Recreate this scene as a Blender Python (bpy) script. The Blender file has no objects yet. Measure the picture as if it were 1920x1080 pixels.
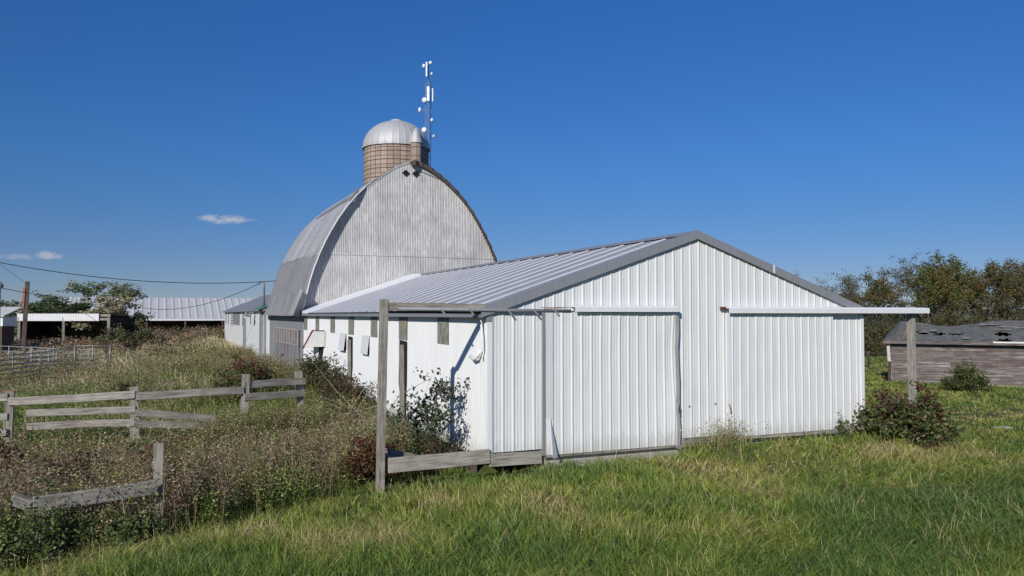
import bpy, bmesh, math, random
import numpy as np
from mathutils import Vector, Matrix
S = bpy.context.scene
COL = S.collection
R = math.radians
rng = np.random.default_rng(7)
random.seed(7)

# ------------------------------------------------------------------ camera
CAM = Vector((-5.976, -14.63, 2.75))
cd = bpy.data.cameras.new('camera'); cam = bpy.data.objects.new('camera', cd); COL.objects.link(cam)
cam.location = CAM; cam.rotation_euler = (R(91.922), 0, R(-24.0))
cd.sensor_width = 36; cd.lens = 27.94; cd.clip_end = 5000; cd.clip_start = 0.1
S.camera = cam
TH = R(24.0)
FWD = np.array([math.sin(TH), math.cos(TH)]); RGT = np.array([math.cos(TH), -math.sin(TH)])

# ------------------------------------------------------------------ light and sky
SUN_DIR = Vector((2.12, 2.05, -1.5)).normalized()
sl = bpy.data.lights.new('sun', 'SUN'); sl.energy = 4.1; sl.angle = R(0.5); sl.color = (1.0, 0.965, 0.91)
sun = bpy.data.objects.new('sun', sl); COL.objects.link(sun); sun.rotation_euler = SUN_DIR.to_track_quat('-Z', 'Y').to_euler()
sun.location = (-20, -20, 20)
W = bpy.data.worlds.new('World'); S.world = W; W.use_nodes = True
wn = W.node_tree.nodes; wl = W.node_tree.links; wn.clear()
wo = wn.new('ShaderNodeOutputWorld'); wb = wn.new('ShaderNodeBackground'); sky = wn.new('ShaderNodeTexSky')
sky.sky_type = 'NISHITA'; sky.sun_disc = False; sky.sun_elevation = R(27); sky.sun_rotation = R(226)
sky.altitude = 1500; sky.air_density = 1.0; sky.dust_density = 0.0; sky.ozone_density = 2.0
wb.inputs['Strength'].default_value = 0.11
def mth(op, a, b=None, c=None, nodes=wn, links=wl):
    n = nodes.new('ShaderNodeMath'); n.operation = op
    for i, v in enumerate((a, b, c)):
        if v is None: continue
        if isinstance(v, (int, float)): n.inputs[i].default_value = v
        else: links.new(v, n.inputs[i])
    return n.outputs[0]
geo = wn.new('ShaderNodeTexCoord')
cn = wn.new('ShaderNodeTexNoise'); cn.inputs['Scale'].default_value = 60; cn.inputs['Detail'].default_value = 6
mp = wn.new('ShaderNodeMapping'); mp.inputs['Scale'].default_value = (1, 1, 2.2)
wl.new(geo.outputs['Generated'], mp.inputs[0]); wl.new(mp.outputs[0], cn.inputs['Vector'])
def dotn(v):
    n = wn.new('ShaderNodeVectorMath'); n.operation = 'DOT_PRODUCT'; wl.new(geo.outputs['Generated'], n.inputs[0]); n.inputs[1].default_value = v
    return n.outputs['Value']
total = None
# small fair-weather clouds low in the sky: (azimuth from straight ahead, elevation, half width, half height, strength)
for az, el, hw, hh, st in [(-19.9, 6.45, 1.9, .42, .75), (-30.3, 3.7, .9, .33, .6), (-32.0, 3.5, 1.8, .25, .3), (-13.5, 3.3, 2.2, .3, .12)]:
    a = TH + R(az); e = R(el)
    c = Vector((math.sin(a) * math.cos(e), math.cos(a) * math.cos(e), math.sin(e)))
    rt = Vector((math.cos(a), -math.sin(a), 0)); u = rt.cross(c)
    dx = mth('DIVIDE', dotn(rt), math.tan(R(hw))); dy = mth('DIVIDE', dotn(u), math.tan(R(hh)))
    r2 = mth('ADD', mth('MULTIPLY', dx, dx), mth('MULTIPLY', dy, dy))
    fr = mth('GREATER_THAN', dotn(c), 0.5)
    v = mth('MULTIPLY', mth('SUBTRACT', 1.0, r2), 0.9)
    v = mth('ADD', v, mth('MULTIPLY', mth('SUBTRACT', cn.outputs['Fac'], 0.55), 3.2))
    v = mth('MULTIPLY', mth('MULTIPLY', mth('MINIMUM', mth('MAXIMUM', v, 0.0), 1.0), mth('MAXIMUM', mth('SUBTRACT', 1.6, r2), 0.0)), fr)
    v = mth('MULTIPLY', mth('MINIMUM', v, 1.0), st)
    total = v if total is None else mth('MAXIMUM', total, v)
mx = wn.new('ShaderNodeMix'); mx.data_type = 'RGBA'; wl.new(total, mx.inputs[0])
hsv = wn.new('ShaderNodeHueSaturation'); hsv.inputs['Saturation'].default_value = 1.08; hsv.inputs['Value'].default_value = 1.0
tint = wn.new('ShaderNodeVectorMath'); tint.operation = 'MULTIPLY'; tint.inputs[1].default_value = (.72, .92, 1.12)
wl.new(sky.outputs[0], tint.inputs[0])
# clear dry air: the band near the horizon is far less bright than the model's
cr = wn.new('ShaderNodeValToRGB'); spz = wn.new('ShaderNodeSeparateXYZ'); wl.new(geo.outputs['Generated'], spz.inputs[0]); wl.new(spz.outputs['Z'], cr.inputs[0]); cr.color_ramp.interpolation = 'B_SPLINE'
els = cr.color_ramp.elements; SK = [(0, (.42, .38, .47)), (.09, (.41, .40, .49)), (.19, (.45, .54, .65)), (.36, (.53, .60, .78)), (.62, (.6, .8, .97))]
while len(els) < len(SK): els.new(.5)
for i_, (p_, c_) in enumerate(SK): els[i_].position = p_; els[i_].color = (*c_, 1)
t2 = wn.new('ShaderNodeVectorMath'); t2.operation = 'MULTIPLY'; wl.new(tint.outputs[0], t2.inputs[0]); wl.new(cr.outputs[0], t2.inputs[1]); tint = t2
wl.new(tint.outputs[0], hsv.inputs['Color']); wl.new(hsv.outputs[0], mx.inputs[6]); mx.inputs[7].default_value = (4.6, 4.7, 5.4, 1)
wl.new(mx.outputs[2], wb.inputs['Color']); wl.new(wb.outputs[0], wo.inputs[0])
S.view_settings.view_transform = 'Standard'; S.view_settings.look = 'None'; S.view_settings.exposure = 0.0; S.view_settings.gamma = 1

# ------------------------------------------------------------------ helpers
def tag(o, label=None, cat=None, group=None, kind=None):
    if label: o['label'] = label
    if cat: o['category'] = cat
    if group: o['group'] = group
    if kind: o['kind'] = kind
    return o
def thing(name, label, cat, loc=(0, 0, 0), rz=0, group=None):
    o = bpy.data.objects.new(name, None); COL.objects.link(o); o.location = loc; o.rotation_euler = (0, 0, rz); o.empty_display_size = .3
    return tag(o, label, cat, group)
def basis(o):
    return Matrix.LocRotScale(o.location, o.rotation_euler, o.scale)
def world(o):
    return (world(o.parent) @ o.matrix_parent_inverse if o.parent else Matrix()) @ basis(o)
def put(name, me, mat, parent=None, smooth=False):
    """link a mesh built in world coordinates as one object, optionally as a part"""
    o = bpy.data.objects.new(name, me); COL.objects.link(o)
    if mat: me.materials.append(mat)
    if smooth: me.polygons.foreach_set('use_smooth', np.ones(len(me.polygons), bool))
    if parent: o.parent = parent; o.matrix_parent_inverse = world(parent).inverted()
    return o
class MB:
    def __init__(s): s.v = []; s.f = []
    def add(s, vs, fs):
        n = len(s.v); s.v += [tuple(v) for v in vs]; s.f += [tuple(i + n for i in f) for f in fs]; return s
    def box(s, x0, x1, y0, y1, z0, z1):
        return s.add([(x0, y0, z0), (x1, y0, z0), (x1, y1, z0), (x0, y1, z0), (x0, y0, z1), (x1, y0, z1), (x1, y1, z1), (x0, y1, z1)],
                     [(0, 3, 2, 1), (4, 5, 6, 7), (0, 1, 5, 4), (1, 2, 6, 5), (2, 3, 7, 6), (3, 0, 4, 7)])
    def hexa(s, a, b):   # two quads of 4 points, joined
        return s.add(list(a) + list(b), [(3, 2, 1, 0), (4, 5, 6, 7), (0, 1, 5, 4), (1, 2, 6, 5), (2, 3, 7, 6), (3, 0, 4, 7)])
    def bar(s, p, q, w, h, upv=(0, 0, 1)):
        p = Vector(p); q = Vector(q); d = (q - p).normalized(); u = Vector(upv)
        if abs(d.dot(u)) > .98: u = Vector((0, 1, 0))
        a = d.cross(u).normalized(); b = a.cross(d)
        o = [a * w / 2 * i + b * h / 2 * j for i, j in ((-1, -1), (1, -1), (1, 1), (-1, 1))]
        return s.hexa([p + k for k in o], [q + k for k in o])
    def tube(s, pts, rad, n=8, cap=True):
        pts = [Vector(p) for p in pts]
        if not hasattr(rad, '__len__'): rad = [rad] * len(pts)
        n0 = len(s.v); prev = None
        for i, p in enumerate(pts):
            d = (pts[min(i + 1, len(pts) - 1)] - pts[max(i - 1, 0)]).normalized()
            if prev is None:
                prev = Vector((0, 0, 1)).cross(d)
                if prev.length < .1: prev = Vector((1, 0, 0))
            a = (prev - d * prev.dot(d)).normalized(); b = d.cross(a); prev = a
            for k in range(n):
                t = 2 * math.pi * k / n
                s.v.append(tuple(p + (a * math.cos(t) + b * math.sin(t)) * rad[i]))
        for i in range(len(pts) - 1):
            for k in range(n):
                k2 = (k + 1) % n
                s.f.append((n0 + i * n + k, n0 + i * n + k2, n0 + (i + 1) * n + k2, n0 + (i + 1) * n + k))
        if cap:
            s.f.append(tuple(n0 + k for k in range(n))[::-1]); s.f.append(tuple(n0 + (len(pts) - 1) * n + k for k in range(n)))
        return s
    def lathe(s, c, prof, n=32, ax=None):
        """prof = list of (r, h) turned about the axis through c"""
        c = Vector(c); ax = Vector(ax or (0, 0, 1)).normalized(); a = ax.orthogonal().normalized(); b = ax.cross(a); n0 = len(s.v)
        for r, h in prof:
            for k in range(n):
                t = 2 * math.pi * k / n; s.v.append(tuple(c + ax * h + (a * math.cos(t) + b * math.sin(t)) * r))
        for i in range(len(prof) - 1):
            for k in range(n):
                k2 = (k + 1) % n; s.f.append((n0 + i * n + k, n0 + i * n + k2, n0 + (i + 1) * n + k2, n0 + (i + 1) * n + k))
        return s
    def build(s, name, mat, parent=None, smooth=False, bevel=0):
        me = bpy.data.meshes.new(name); me.from_pydata(s.v, [], s.f); me.update()
        if bevel:
            bm = bmesh.new(); bm.from_mesh(me)
            bmesh.ops.bevel(bm, geom=bm.edges[:], offset=bevel, segments=1, affect='EDGES'); bm.to_mesh(me); bm.free()
        return put(name, me, mat, parent, smooth)
def board(name, p, q, w, h, mat, parent, upv=(0, 0, 1), warp=.0, bevel=.004, segs=10):
    """a plank whose own x axis runs along its length, so the grain follows it; slightly bowed"""
    p = Vector(p); q = Vector(q); L = (q - p).length; d = (q - p).normalized(); u = Vector(upv)
    if abs(d.dot(u)) > .98: u = Vector((0, 1, 0))
    a = u.cross(d).normalized(); b = d.cross(a)
    bm = bmesh.new(); ns = segs; rings = []
    ph = random.random() * 6
    for i in range(ns + 1):
        t = i / ns; oy = math.sin(t * 3.1 + ph) * warp; oz = math.sin(t * 2.3 + ph * 2) * warp
        rings.append([bm.verts.new((t * L, oy + i_ * w / 2, oz + j_ * h / 2)) for i_, j_ in ((-1, -1), (1, -1), (1, 1), (-1, 1))])
    for i in range(ns):
        for k in range(4): bm.faces.new((rings[i][k], rings[i][(k + 1) % 4], rings[i + 1][(k + 1) % 4], rings[i + 1][k]))
    bm.faces.new(rings[0][::-1]); bm.faces.new(rings[-1])
    bmesh.ops.recalc_face_normals(bm, faces=bm.faces[:])
    if bevel:
        es = [e for e in bm.edges if len(e.link_faces) == 2 and e.calc_face_angle(0) > .6]
        bmesh.ops.bevel(bm, geom=es, offset=bevel, segments=1, affect='EDGES')
    me = bpy.data.meshes.new(name); bm.to_mesh(me); bm.free()
    o = bpy.data.objects.new(name, me); COL.objects.link(o); me.materials.append(mat)
    M = Matrix(((d.x, a.x, b.x, p.x), (d.y, a.y, b.y, p.y), (d.z, a.z, b.z, p.z), (0, 0, 0, 1)))
    if parent: M = world(parent).inverted() @ M; o.parent = parent
    lo, ro, sc = M.decompose(); o.location = lo; o.rotation_mode = 'XYZ'; o.rotation_euler = ro.to_euler()
    return o
def grid(name, P, mat, parent=None, smooth=False):
    """P: array (nu, nv, 3) -> one quad sheet"""
    nu, nv = P.shape[:2]; idx = np.arange(nu * nv).reshape(nu, nv)
    q = np.stack([idx[:-1, :-1], idx[1:, :-1], idx[1:, 1:], idx[:-1, 1:]], -1).reshape(-1, 4)
    me = npmesh(name, P.reshape(-1, 3), q)
    return put(name, me, mat, parent, smooth)
def npmesh(name, V, quads=None, tris=None, col=None):
    me = bpy.data.meshes.new(name); V = np.asarray(V, np.float32)
    lo = []; st = []; n = 0
    if quads is not None and len(quads): lo.append(quads.reshape(-1)); st.append(np.arange(len(quads)) * 4); n = len(quads) * 4
    if tris is not None and len(tris): lo.append(tris.reshape(-1)); st.append(n + np.arange(len(tris)) * 3)
    lo = np.concatenate(lo).astype(np.int32); st = np.concatenate(st).astype(np.int32)
    me.vertices.add(len(V)); me.vertices.foreach_set('co', V.reshape(-1))
    me.loops.add(len(lo)); me.loops.foreach_set('vertex_index', lo)
    me.polygons.add(len(st)); me.polygons.foreach_set('loop_start', st)
    me.update(calc_edges=True)
    if col is not None:
        c = me.color_attributes.new('Col', 'FLOAT_COLOR', 'POINT')
        cc = np.ones((len(V), 4), np.float32); cc[:, :3] = col; c.data.foreach_set('color', cc.reshape(-1))
    return me
def prof_ag(T0, T1, pitch=.2286, hh=.017, phase=0., top=.022, side=.014, minor=.003):
    """positions along the wall and rib heights of ribbed steel siding"""
    ts = []; hs = []
    k0 = int(math.floor((T0 - phase) / pitch)) - 1
    for k in range(k0, int((T1 - phase) / pitch) + 2):
        b = phase + k * pitch
        for dt, h in ((-top / 2 - side, 0), (-top / 2, hh), (top / 2, hh), (top / 2 + side, 0), (pitch * .333 - .018, 0), (pitch * .333 - .008, minor), (pitch * .333 + .008, minor), (pitch * .333 + .018, 0), (pitch * .667 - .018, 0), (pitch * .667 - .008, minor), (pitch * .667 + .008, minor), (pitch * .667 + .018, 0)):
            ts.append(b + dt); hs.append(h)
    ts = np.array(ts); hs = np.array(hs); m = (ts > T0 + 1e-4) & (ts < T1 - 1e-4)
    h0, h1 = np.interp([T0, T1], ts, hs)
    return np.r_[T0, ts[m], T1], np.r_[h0, hs[m], h1]
def prof_cor(T0, T1, pitch=.068, amp=.009, n=6):
    k = max(2, int((T1 - T0) / pitch * n)); ts = np.linspace(T0, T1, k + 1); return ts, amp * np.sin(ts / pitch * 2 * math.pi)
def hsh(x, y, s=0.):
    v = np.sin(x * 127.1 + y * 311.7 + s * 74.7) * 43758.5453; return v - np.floor(v)
def vn(x, y, s=0.):
    xi = np.floor(x); yi = np.floor(y); fx = x - xi; fy = y - yi; fx = fx * fx * (3 - 2 * fx); fy = fy * fy * (3 - 2 * fy)
    a = hsh(xi, yi, s); b = hsh(xi + 1, yi, s); c = hsh(xi, yi + 1, s); d = hsh(xi + 1, yi + 1, s)
    return (a * (1 - fx) + b * fx) * (1 - fy) + (c * (1 - fx) + d * fx) * fy
def fbm(x, y, s=0., o=4):
    r = 0; a = .5; t = 0
    for i in range(o): r = r + a * vn(x * 2 ** i, y * 2 ** i, s + i * 3.7); t += a; a *= .5
    return r / t
def sm(a, b, x): t = np.clip((x - a) / (b - a), 0, 1); return t * t * (3 - 2 * t)
def gz(x, y):
    """height of the ground"""
    x = np.asarray(x, float); y = np.asarray(y, float)
    z = -.44 + 0 * x
    left = sm(1.5, -1.5, x)
    z = z + left * sm(4, 17, y) * .46
    z = z - .22 * left * sm(-4.5, -1.0, y) * sm(10, 4, y) * sm(-1.6, -3.0, x)           # dip under the weeds
    z = z + .33 * sm(-5, -.8, x) * sm(15, 23, y) * sm(75, 66, y) * left
    z = z + .15 * left * sm(30, 60, y)
    z = z + .12 * np.exp(-((y + .2) / 1.4) ** 2) * sm(-.5, 1.5, x) * sm(12, 10, x)
    z = z + .10 * np.exp(-((y + .2) / 1.4) ** 2) * sm(4.8, 6, x) * sm(12, 10, x)
    z = z + .10 * (fbm(x * .35, y * .35, 1.) - .5) + .05 * (fbm(x * 1.3, y * 1.3, 2.) - .5) + .20 * (fbm(x * 1.0, y * 1.0, 7.) - .5) * sm(-.7, -1.6, y) * sm(60, 30, np.hypot(x, y))
    z = z + .16 * np.exp(-((x - 5.4) / .9) ** 2 - ((y + .35) / .5) ** 2) - .34 * np.exp(-((y - .35) / .55) ** 2) * sm(-2.2, -1.9, x) * sm(1.4, .9, x)
    far = np.hypot(x, y); z = z + sm(60, 400, far) * 1.2 * (fbm(x * .006, y * .006, 5.) - .25)
    z = z - .25 * sm(16, 34, x) * sm(30, 10, y)*0 
    return z
def gzf(x, y): return float(gz(np.array([x]), np.array([y]))[0])

# ------------------------------------------------------------------ materials
def newmat(name):
    m = bpy.data.materials.new(name); m.use_nodes = True; nt = m.node_tree; b = nt.nodes['Principled BSDF']; return m, nt, b
def N(nt, t, **k):
    n = nt.nodes.new('ShaderNode' + t)
    for a, v in k.items():
        if hasattr(n, a): setattr(n, a, v)
        else: n.inputs[a.replace('_', ' ')].default_value = v
    return n
def ramp(nt, fac, stops):
    n = nt.nodes.new('ShaderNodeValToRGB'); nt.links.new(fac, n.inputs[0]); e = n.color_ramp.elements
    while len(e) < len(stops): e.new(.5)
    for i, (p, c) in enumerate(stops): e[i].position = p; e[i].color = (*c, 1) if len(c) == 3 else c
    return n.outputs[0]
def coords(nt, scale=(1, 1, 1), kind='Object'):
    t = nt.nodes.new('ShaderNodeTexCoord'); m = nt.nodes.new('ShaderNodeMapping'); m.inputs['Scale'].default_value = scale
    nt.links.new(t.outputs[kind], m.inputs[0]); return m.outputs[0]
def wcoords(nt, scale=(1, 1, 1)):
    t = nt.nodes.new('ShaderNodeNewGeometry'); m = nt.nodes.new('ShaderNodeMapping'); m.inputs['Scale'].default_value = scale
    nt.links.new(t.outputs['Position'], m.inputs[0]); return m.outputs[0]
def noise(nt, vec, scale, detail=5, rough=.55):
    n = N(nt, 'TexNoise', Scale=scale, Detail=detail, Roughness=rough); nt.links.new(vec, n.inputs['Vector']); return n.outputs['Fac']
def mix(nt, a, b, fac, bt='MIX'):
    n = nt.nodes.new('ShaderNodeMix'); n.data_type = 'RGBA'; n.blend_type = bt
    for sock, v in ((n.inputs[0], fac), (n.inputs[6], a), (n.inputs[7], b)):
        if isinstance(v, (int, float)): sock.default_value = v
        elif isinstance(v, tuple): sock.default_value = (*v, 1)
        else: nt.links.new(v, sock)
    return n.outputs[2]
def bump(nt, b, h, strength=.3, dist=.01):
    n = N(nt, 'Bump', Strength=strength, Distance=dist); nt.links.new(h, n.inputs['Height']); nt.links.new(n.outputs[0], b.inputs['Normal'])
def metal(name, base, dirt, streak=.35, rough=.45, met=0., spec=.5, sheet=None, spots=None, dscale=1., bump_s=.15, vertical='z', tone=.0, screws=False, splash=False, lower=None):
    """painted or bare sheet steel: vertical run-off streaks, faint sheet to sheet tone, fine dirt"""
    m, nt, b = newmat(name)
    st = {'z': (5, 5, .35), 'x': (.35, 5, 5)}[vertical]
    v = wcoords(nt, st); w = wcoords(nt)
    s1 = noise(nt, v, 2.2 * dscale, 6, .65); s2 = noise(nt, w, 1.3, 6, .6); s3 = noise(nt, w, 28, 4, .7)
    f = ramp(nt, s1, [(.42, (0, 0, 0)), (.75, (1, 1, 1))]); c = mix(nt, base, dirt, mth('MULTIPLY', f, streak, nodes=nt.nodes, links=nt.links))
    f2 = ramp(nt, s2, [(.4, (0, 0, 0)), (.8, (1, 1, 1))]); c = mix(nt, c, dirt, mth('MULTIPLY', f2, streak * .5, nodes=nt.nodes, links=nt.links))
    f3 = ramp(nt, s3, [(.55, (0, 0, 0)), (.8, (1, 1, 1))]); c = mix(nt, c, dirt, mth('MULTIPLY', f3, streak * .35, nodes=nt.nodes, links=nt.links))
    if sheet:
        ax, wd, zt = sheet
        g = nt.nodes.new('ShaderNodeNewGeometry'); sp = nt.nodes.new('ShaderNodeSeparateXYZ'); nt.links.new(g.outputs['Position'], sp.inputs[0])
        k = mth('FLOOR', mth('DIVIDE', sp.outputs[ax], wd, nodes=nt.nodes, links=nt.links), nodes=nt.nodes, links=nt.links)
        k2 = mth('FLOOR', mth('DIVIDE', sp.outputs['Z'], zt, nodes=nt.nodes, links=nt.links), nodes=nt.nodes, links=nt.links)
        cb = nt.nodes.new('ShaderNodeCombineXYZ'); nt.links.new(k, cb.inputs[0]); nt.links.new(k2, cb.inputs[1])
        wn_ = N(nt, 'TexWhiteNoise', noise_dimensions='3D'); nt.links.new(cb.outputs[0], wn_.inputs['Vector'])
        c = mix(nt, c, dirt, mth('MULTIPLY', wn_.outputs['Value'], tone, nodes=nt.nodes, links=nt.links))
    if spots:
        s4 = noise(nt, wcoords(nt, (1, 1, .5)), 2.7, 7, .7); c = mix(nt, c, spots[0], mth('MULTIPLY', ramp(nt, s4, [(spots[1], (0, 0, 0)), (spots[1] + .08, (1, 1, 1))]), spots[2], nodes=nt.nodes, links=nt.links))
    if lower:
        g4 = nt.nodes.new('ShaderNodeNewGeometry'); s4_ = nt.nodes.new('ShaderNodeSeparateXYZ'); nt.links.new(g4.outputs['Position'], s4_.inputs[0]); kw = dict(nodes=nt.nodes, links=nt.links)
        st_ = mth('LESS_THAN', s4_.outputs['Z'], mth('ADD', lower[0], mth('MULTIPLY', mth('FLOOR', mth('DIVIDE', s4_.outputs['Y'], 3.1, **kw), **kw), .09, **kw), **kw), **kw)
        c = mix(nt, c, lower[1], mth('MULTIPLY', st_, lower[2], **kw)); seam = mth('LESS_THAN', mth('ABSOLUTE', mth('SUBTRACT', s4_.outputs['Z'], lower[0] + .75, **kw), **kw), .03, **kw); c = mix(nt, c, (.2, .14, .11), mth('MULTIPLY', seam, .5, **kw))
    if splash:
        g3 = nt.nodes.new('ShaderNodeNewGeometry'); s3_ = nt.nodes.new('ShaderNodeSeparateXYZ'); nt.links.new(g3.outputs['Position'], s3_.inputs[0]); kw = dict(nodes=nt.nodes, links=nt.links)
        hz_ = mth('ADD', mth('MULTIPLY', s3_.outputs['Z'], -1.6, **kw), mth('MULTIPLY', noise(nt, wcoords(nt, (3, 3, .8)), 2.5, 7, .7), 1.5, **kw), **kw)
        c = mix(nt, c, (.36, .36, .29), mth('MULTIPLY', ramp(nt, hz_, [(.35, (0, 0, 0)), (.9, (1, 1, 1))]), .5, **kw))
        sp_ = noise(nt, wcoords(nt, (1, 1, .25)), 9, 3, .8); c = mix(nt, c, (.30, .24, .18), mth('MULTIPLY', ramp(nt, sp_, [(.70, (0, 0, 0)), (.76, (1, 1, 1))]), .35, **kw))
    if screws:
        g2 = nt.nodes.new('ShaderNodeNewGeometry'); s2_ = nt.nodes.new('ShaderNodeSeparateXYZ'); nt.links.new(g2.outputs['Position'], s2_.inputs[0]); kw = dict(nodes=nt.nodes, links=nt.links)
        fx = mth('ABSOLUTE', mth('SUBTRACT', mth('FRACT', mth('DIVIDE', mth('ADD', s2_.outputs['X'], -.078 + .2286 * 10, **kw), .2286, **kw), **kw), .5, **kw), **kw)
        fz_ = mth('ABSOLUTE', mth('SUBTRACT', mth('FRACT', mth('DIVIDE', mth('ADD', s2_.outputs['Z'], .33, **kw), .85, **kw), **kw), .5, **kw), **kw)
        dd = mth('ADD', mth('POWER', mth('MULTIPLY', fx, .2286 / .008, **kw), 2., **kw), mth('POWER', mth('MULTIPLY', fz_, .85 / .008, **kw), 2., **kw), **kw)
        c = mix(nt, c, (.16, .15, .14), mth('MULTIPLY', mth('LESS_THAN', dd, 1., **kw), .8, **kw))
    nt.links.new(c, b.inputs['Base Color']); b.inputs['Metallic'].default_value = met; b.inputs['Specular IOR Level'].default_value = spec
    rr = ramp(nt, s2, [(.3, (rough - .08,) * 3), (.7, (rough + .12,) * 3)]); nt.links.new(rr, b.inputs['Roughness'])
    bump(nt, b, s2, bump_s, .02)
    return m
def shade_banded_roof():
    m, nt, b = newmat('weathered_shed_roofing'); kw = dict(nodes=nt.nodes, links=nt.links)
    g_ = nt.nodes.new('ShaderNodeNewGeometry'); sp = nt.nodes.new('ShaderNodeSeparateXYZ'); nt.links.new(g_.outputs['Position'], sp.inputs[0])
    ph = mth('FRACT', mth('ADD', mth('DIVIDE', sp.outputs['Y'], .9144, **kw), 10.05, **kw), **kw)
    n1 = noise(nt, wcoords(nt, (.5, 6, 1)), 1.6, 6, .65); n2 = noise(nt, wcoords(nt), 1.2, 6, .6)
    c = ramp(nt, ph, [(0., (.60, .60, .60)), (.12, (.56, .56, .57)), (.24, (.42, .42, .43)), (.8, (.31, .31, .325)), (.93, (.09, .09, .10)), (.985, (.09, .09, .10)), (1., (.60, .60, .60))])  # rib shading painted in: each sheet fades darker, ending in a shadow line
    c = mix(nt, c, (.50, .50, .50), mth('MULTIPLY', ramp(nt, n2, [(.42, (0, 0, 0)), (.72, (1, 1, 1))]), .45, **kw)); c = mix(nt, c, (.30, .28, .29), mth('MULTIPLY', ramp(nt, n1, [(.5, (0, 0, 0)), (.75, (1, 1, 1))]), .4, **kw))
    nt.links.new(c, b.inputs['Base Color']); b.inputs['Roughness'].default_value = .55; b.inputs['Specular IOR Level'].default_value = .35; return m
def wood(name, base, dark, scale=1., red=None, rough=.9, worn=None):
    m, nt, b = newmat(name)
    t = nt.nodes.new('ShaderNodeTexCoord'); oi = nt.nodes.new('ShaderNodeObjectInfo'); ad = nt.nodes.new('ShaderNodeVectorMath'); ad.operation = 'MULTIPLY_ADD'
    nt.links.new(oi.outputs['Random'], ad.inputs[0]); ad.inputs[1].default_value = (37, 91, 53); nt.links.new(t.outputs['Object'], ad.inputs[2])
    mp_ = nt.nodes.new('ShaderNodeMapping'); mp_.inputs['Scale'].default_value = (1.2 * scale, 22 * scale, 22 * scale); nt.links.new(ad.outputs[0], mp_.inputs[0])
    s1 = noise(nt, mp_.outputs[0], 1.6, 8, .65); s2 = noise(nt, ad.outputs[0], 3.2, 5, .6)
    c = ramp(nt, s1, [(.32, dark), (.55, base), (.8, tuple(min(1, x * 1.35) for x in base))])
    c = mix(nt, c, dark, mth('MULTIPLY', ramp(nt, s2, [(.5, (0, 0, 0)), (.75, (1, 1, 1))]), .6, nodes=nt.nodes, links=nt.links))
    if red: c = mix(nt, c, red, mth('MULTIPLY', ramp(nt, noise(nt, ad.outputs[0], 1.1, 6, .7), [(.48, (0, 0, 0)), (.62, (1, 1, 1))]), .75, nodes=nt.nodes, links=nt.links))
    if worn: c = mix(nt, c, worn, mth('MULTIPLY', ramp(nt, noise(nt, mp_.outputs[0], .7, 8, .75), [(.55, (0, 0, 0)), (.62, (1, 1, 1))]), .8, nodes=nt.nodes, links=nt.links))
    nt.links.new(c, b.inputs['Base Color']); b.inputs['Roughness'].default_value = rough; b.inputs['Specular IOR Level'].default_value = .2
    bump(nt, b, s1, .5, .01); return m
def flat(name, c, rough=.7, met=0., var=.25):
    m, nt, b = newmat(name); s = noise(nt, coords(nt), 6, 5, .6)
    cc = ramp(nt, s, [(.3, tuple(x * (1 - var) for x in c)), (.7, tuple(min(1, x * (1 + var)) for x in c))]); nt.links.new(cc, b.inputs['Base Color'])
    b.inputs['Roughness'].default_value = rough; b.inputs['Metallic'].default_value = met; b.inputs['Specular IOR Level'].default_value = .3; return m
def leafmat(name, transl=.35, rough=.6, gain=1.5):
    m, nt, b = newmat(name); a = N(nt, 'Attribute', attribute_name='Col'); gn = nt.nodes.new('ShaderNodeVectorMath'); gn.operation = 'SCALE'; gn.inputs['Scale'].default_value = gain; nt.links.new(a.outputs['Color'], gn.inputs[0]); nt.links.new(gn.outputs[0], b.inputs['Base Color'])
    b.inputs['Roughness'].default_value = rough; b.inputs['Specular IOR Level'].default_value = .25
    tr = nt.nodes.new('ShaderNodeBsdfTranslucent'); nt.links.new(gn.outputs[0], tr.inputs[0]); ms = nt.nodes.new('ShaderNodeMixShader'); ms.inputs[0].default_value = transl
    nt.links.new(b.outputs[0], ms.inputs[1]); nt.links.new(tr.outputs[0], ms.inputs[2]); nt.links.new(ms.outputs[0], nt.nodes['Material Output'].inputs[0]); return m

M = {}
M['front'] = metal('white_ribbed_siding', (.765, .76, .74), (.42, .44, .41), .28, .42, sheet=('X', .9144, 50), tone=.08, screws=True, splash=True, bump_s=.3)
M['side'] = metal('white_corrugated_siding', (.77, .765, .745), (.5, .50, .46), .3, .45, splash=True)
M['shedroof'] = metal('weathered_shed_roofing', (.62, .61, .575), (.38, .37, .35), .5, .55, sheet=('X', .75, 50), tone=.22)
M['ribroof_shaded'] = shade_banded_roof()
M['trim_grey'] = metal('dull_grey_trim', (.25, .255, .27), (.15, .15, .16), .4, .45)
M['trim_white'] = metal('white_trim', (.77, .765, .75), (.5, .5, .47), .25, .4)
M['flash'] = metal('bright_flashing', (.80, .80, .80), (.6, .6, .6), .1, .5)
M['galv'] = metal('weathered_galvanised_gable', (.62, .61, .59), (.26, .24, .225), 1.0, .6, met=.1, sheet=('X', .66, 5.6), tone=.4, dscale=2.6)
M['galvroof'] = metal('weathered_galvanised_roof', (.56, .55, .54), (.20, .185, .175), .85, .5, met=.12, lower=(4.9, (.17, .155, .15), .55), sheet=('Y', .8, 1.9), tone=.4)
M['galvgrey'] = metal('dark_grey_siding', (.24, .245, .25), (.14, .14, .14), .5, .6)
M['dome'] = metal('bare_dome_metal', (.52, .51, .50), (.38, .36, .34), .5, .55, met=.25)
M['steel'] = flat('galvanised_tube', (.25, .255, .255), .5, .3)
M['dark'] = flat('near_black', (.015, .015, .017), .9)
M['brown'] = flat('dark_brown_edge', (.085, .065, .055), .85, var=.4)
M['rust'] = flat('rusty_brown', (.13, .065, .04), .85, var=.5)
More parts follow.
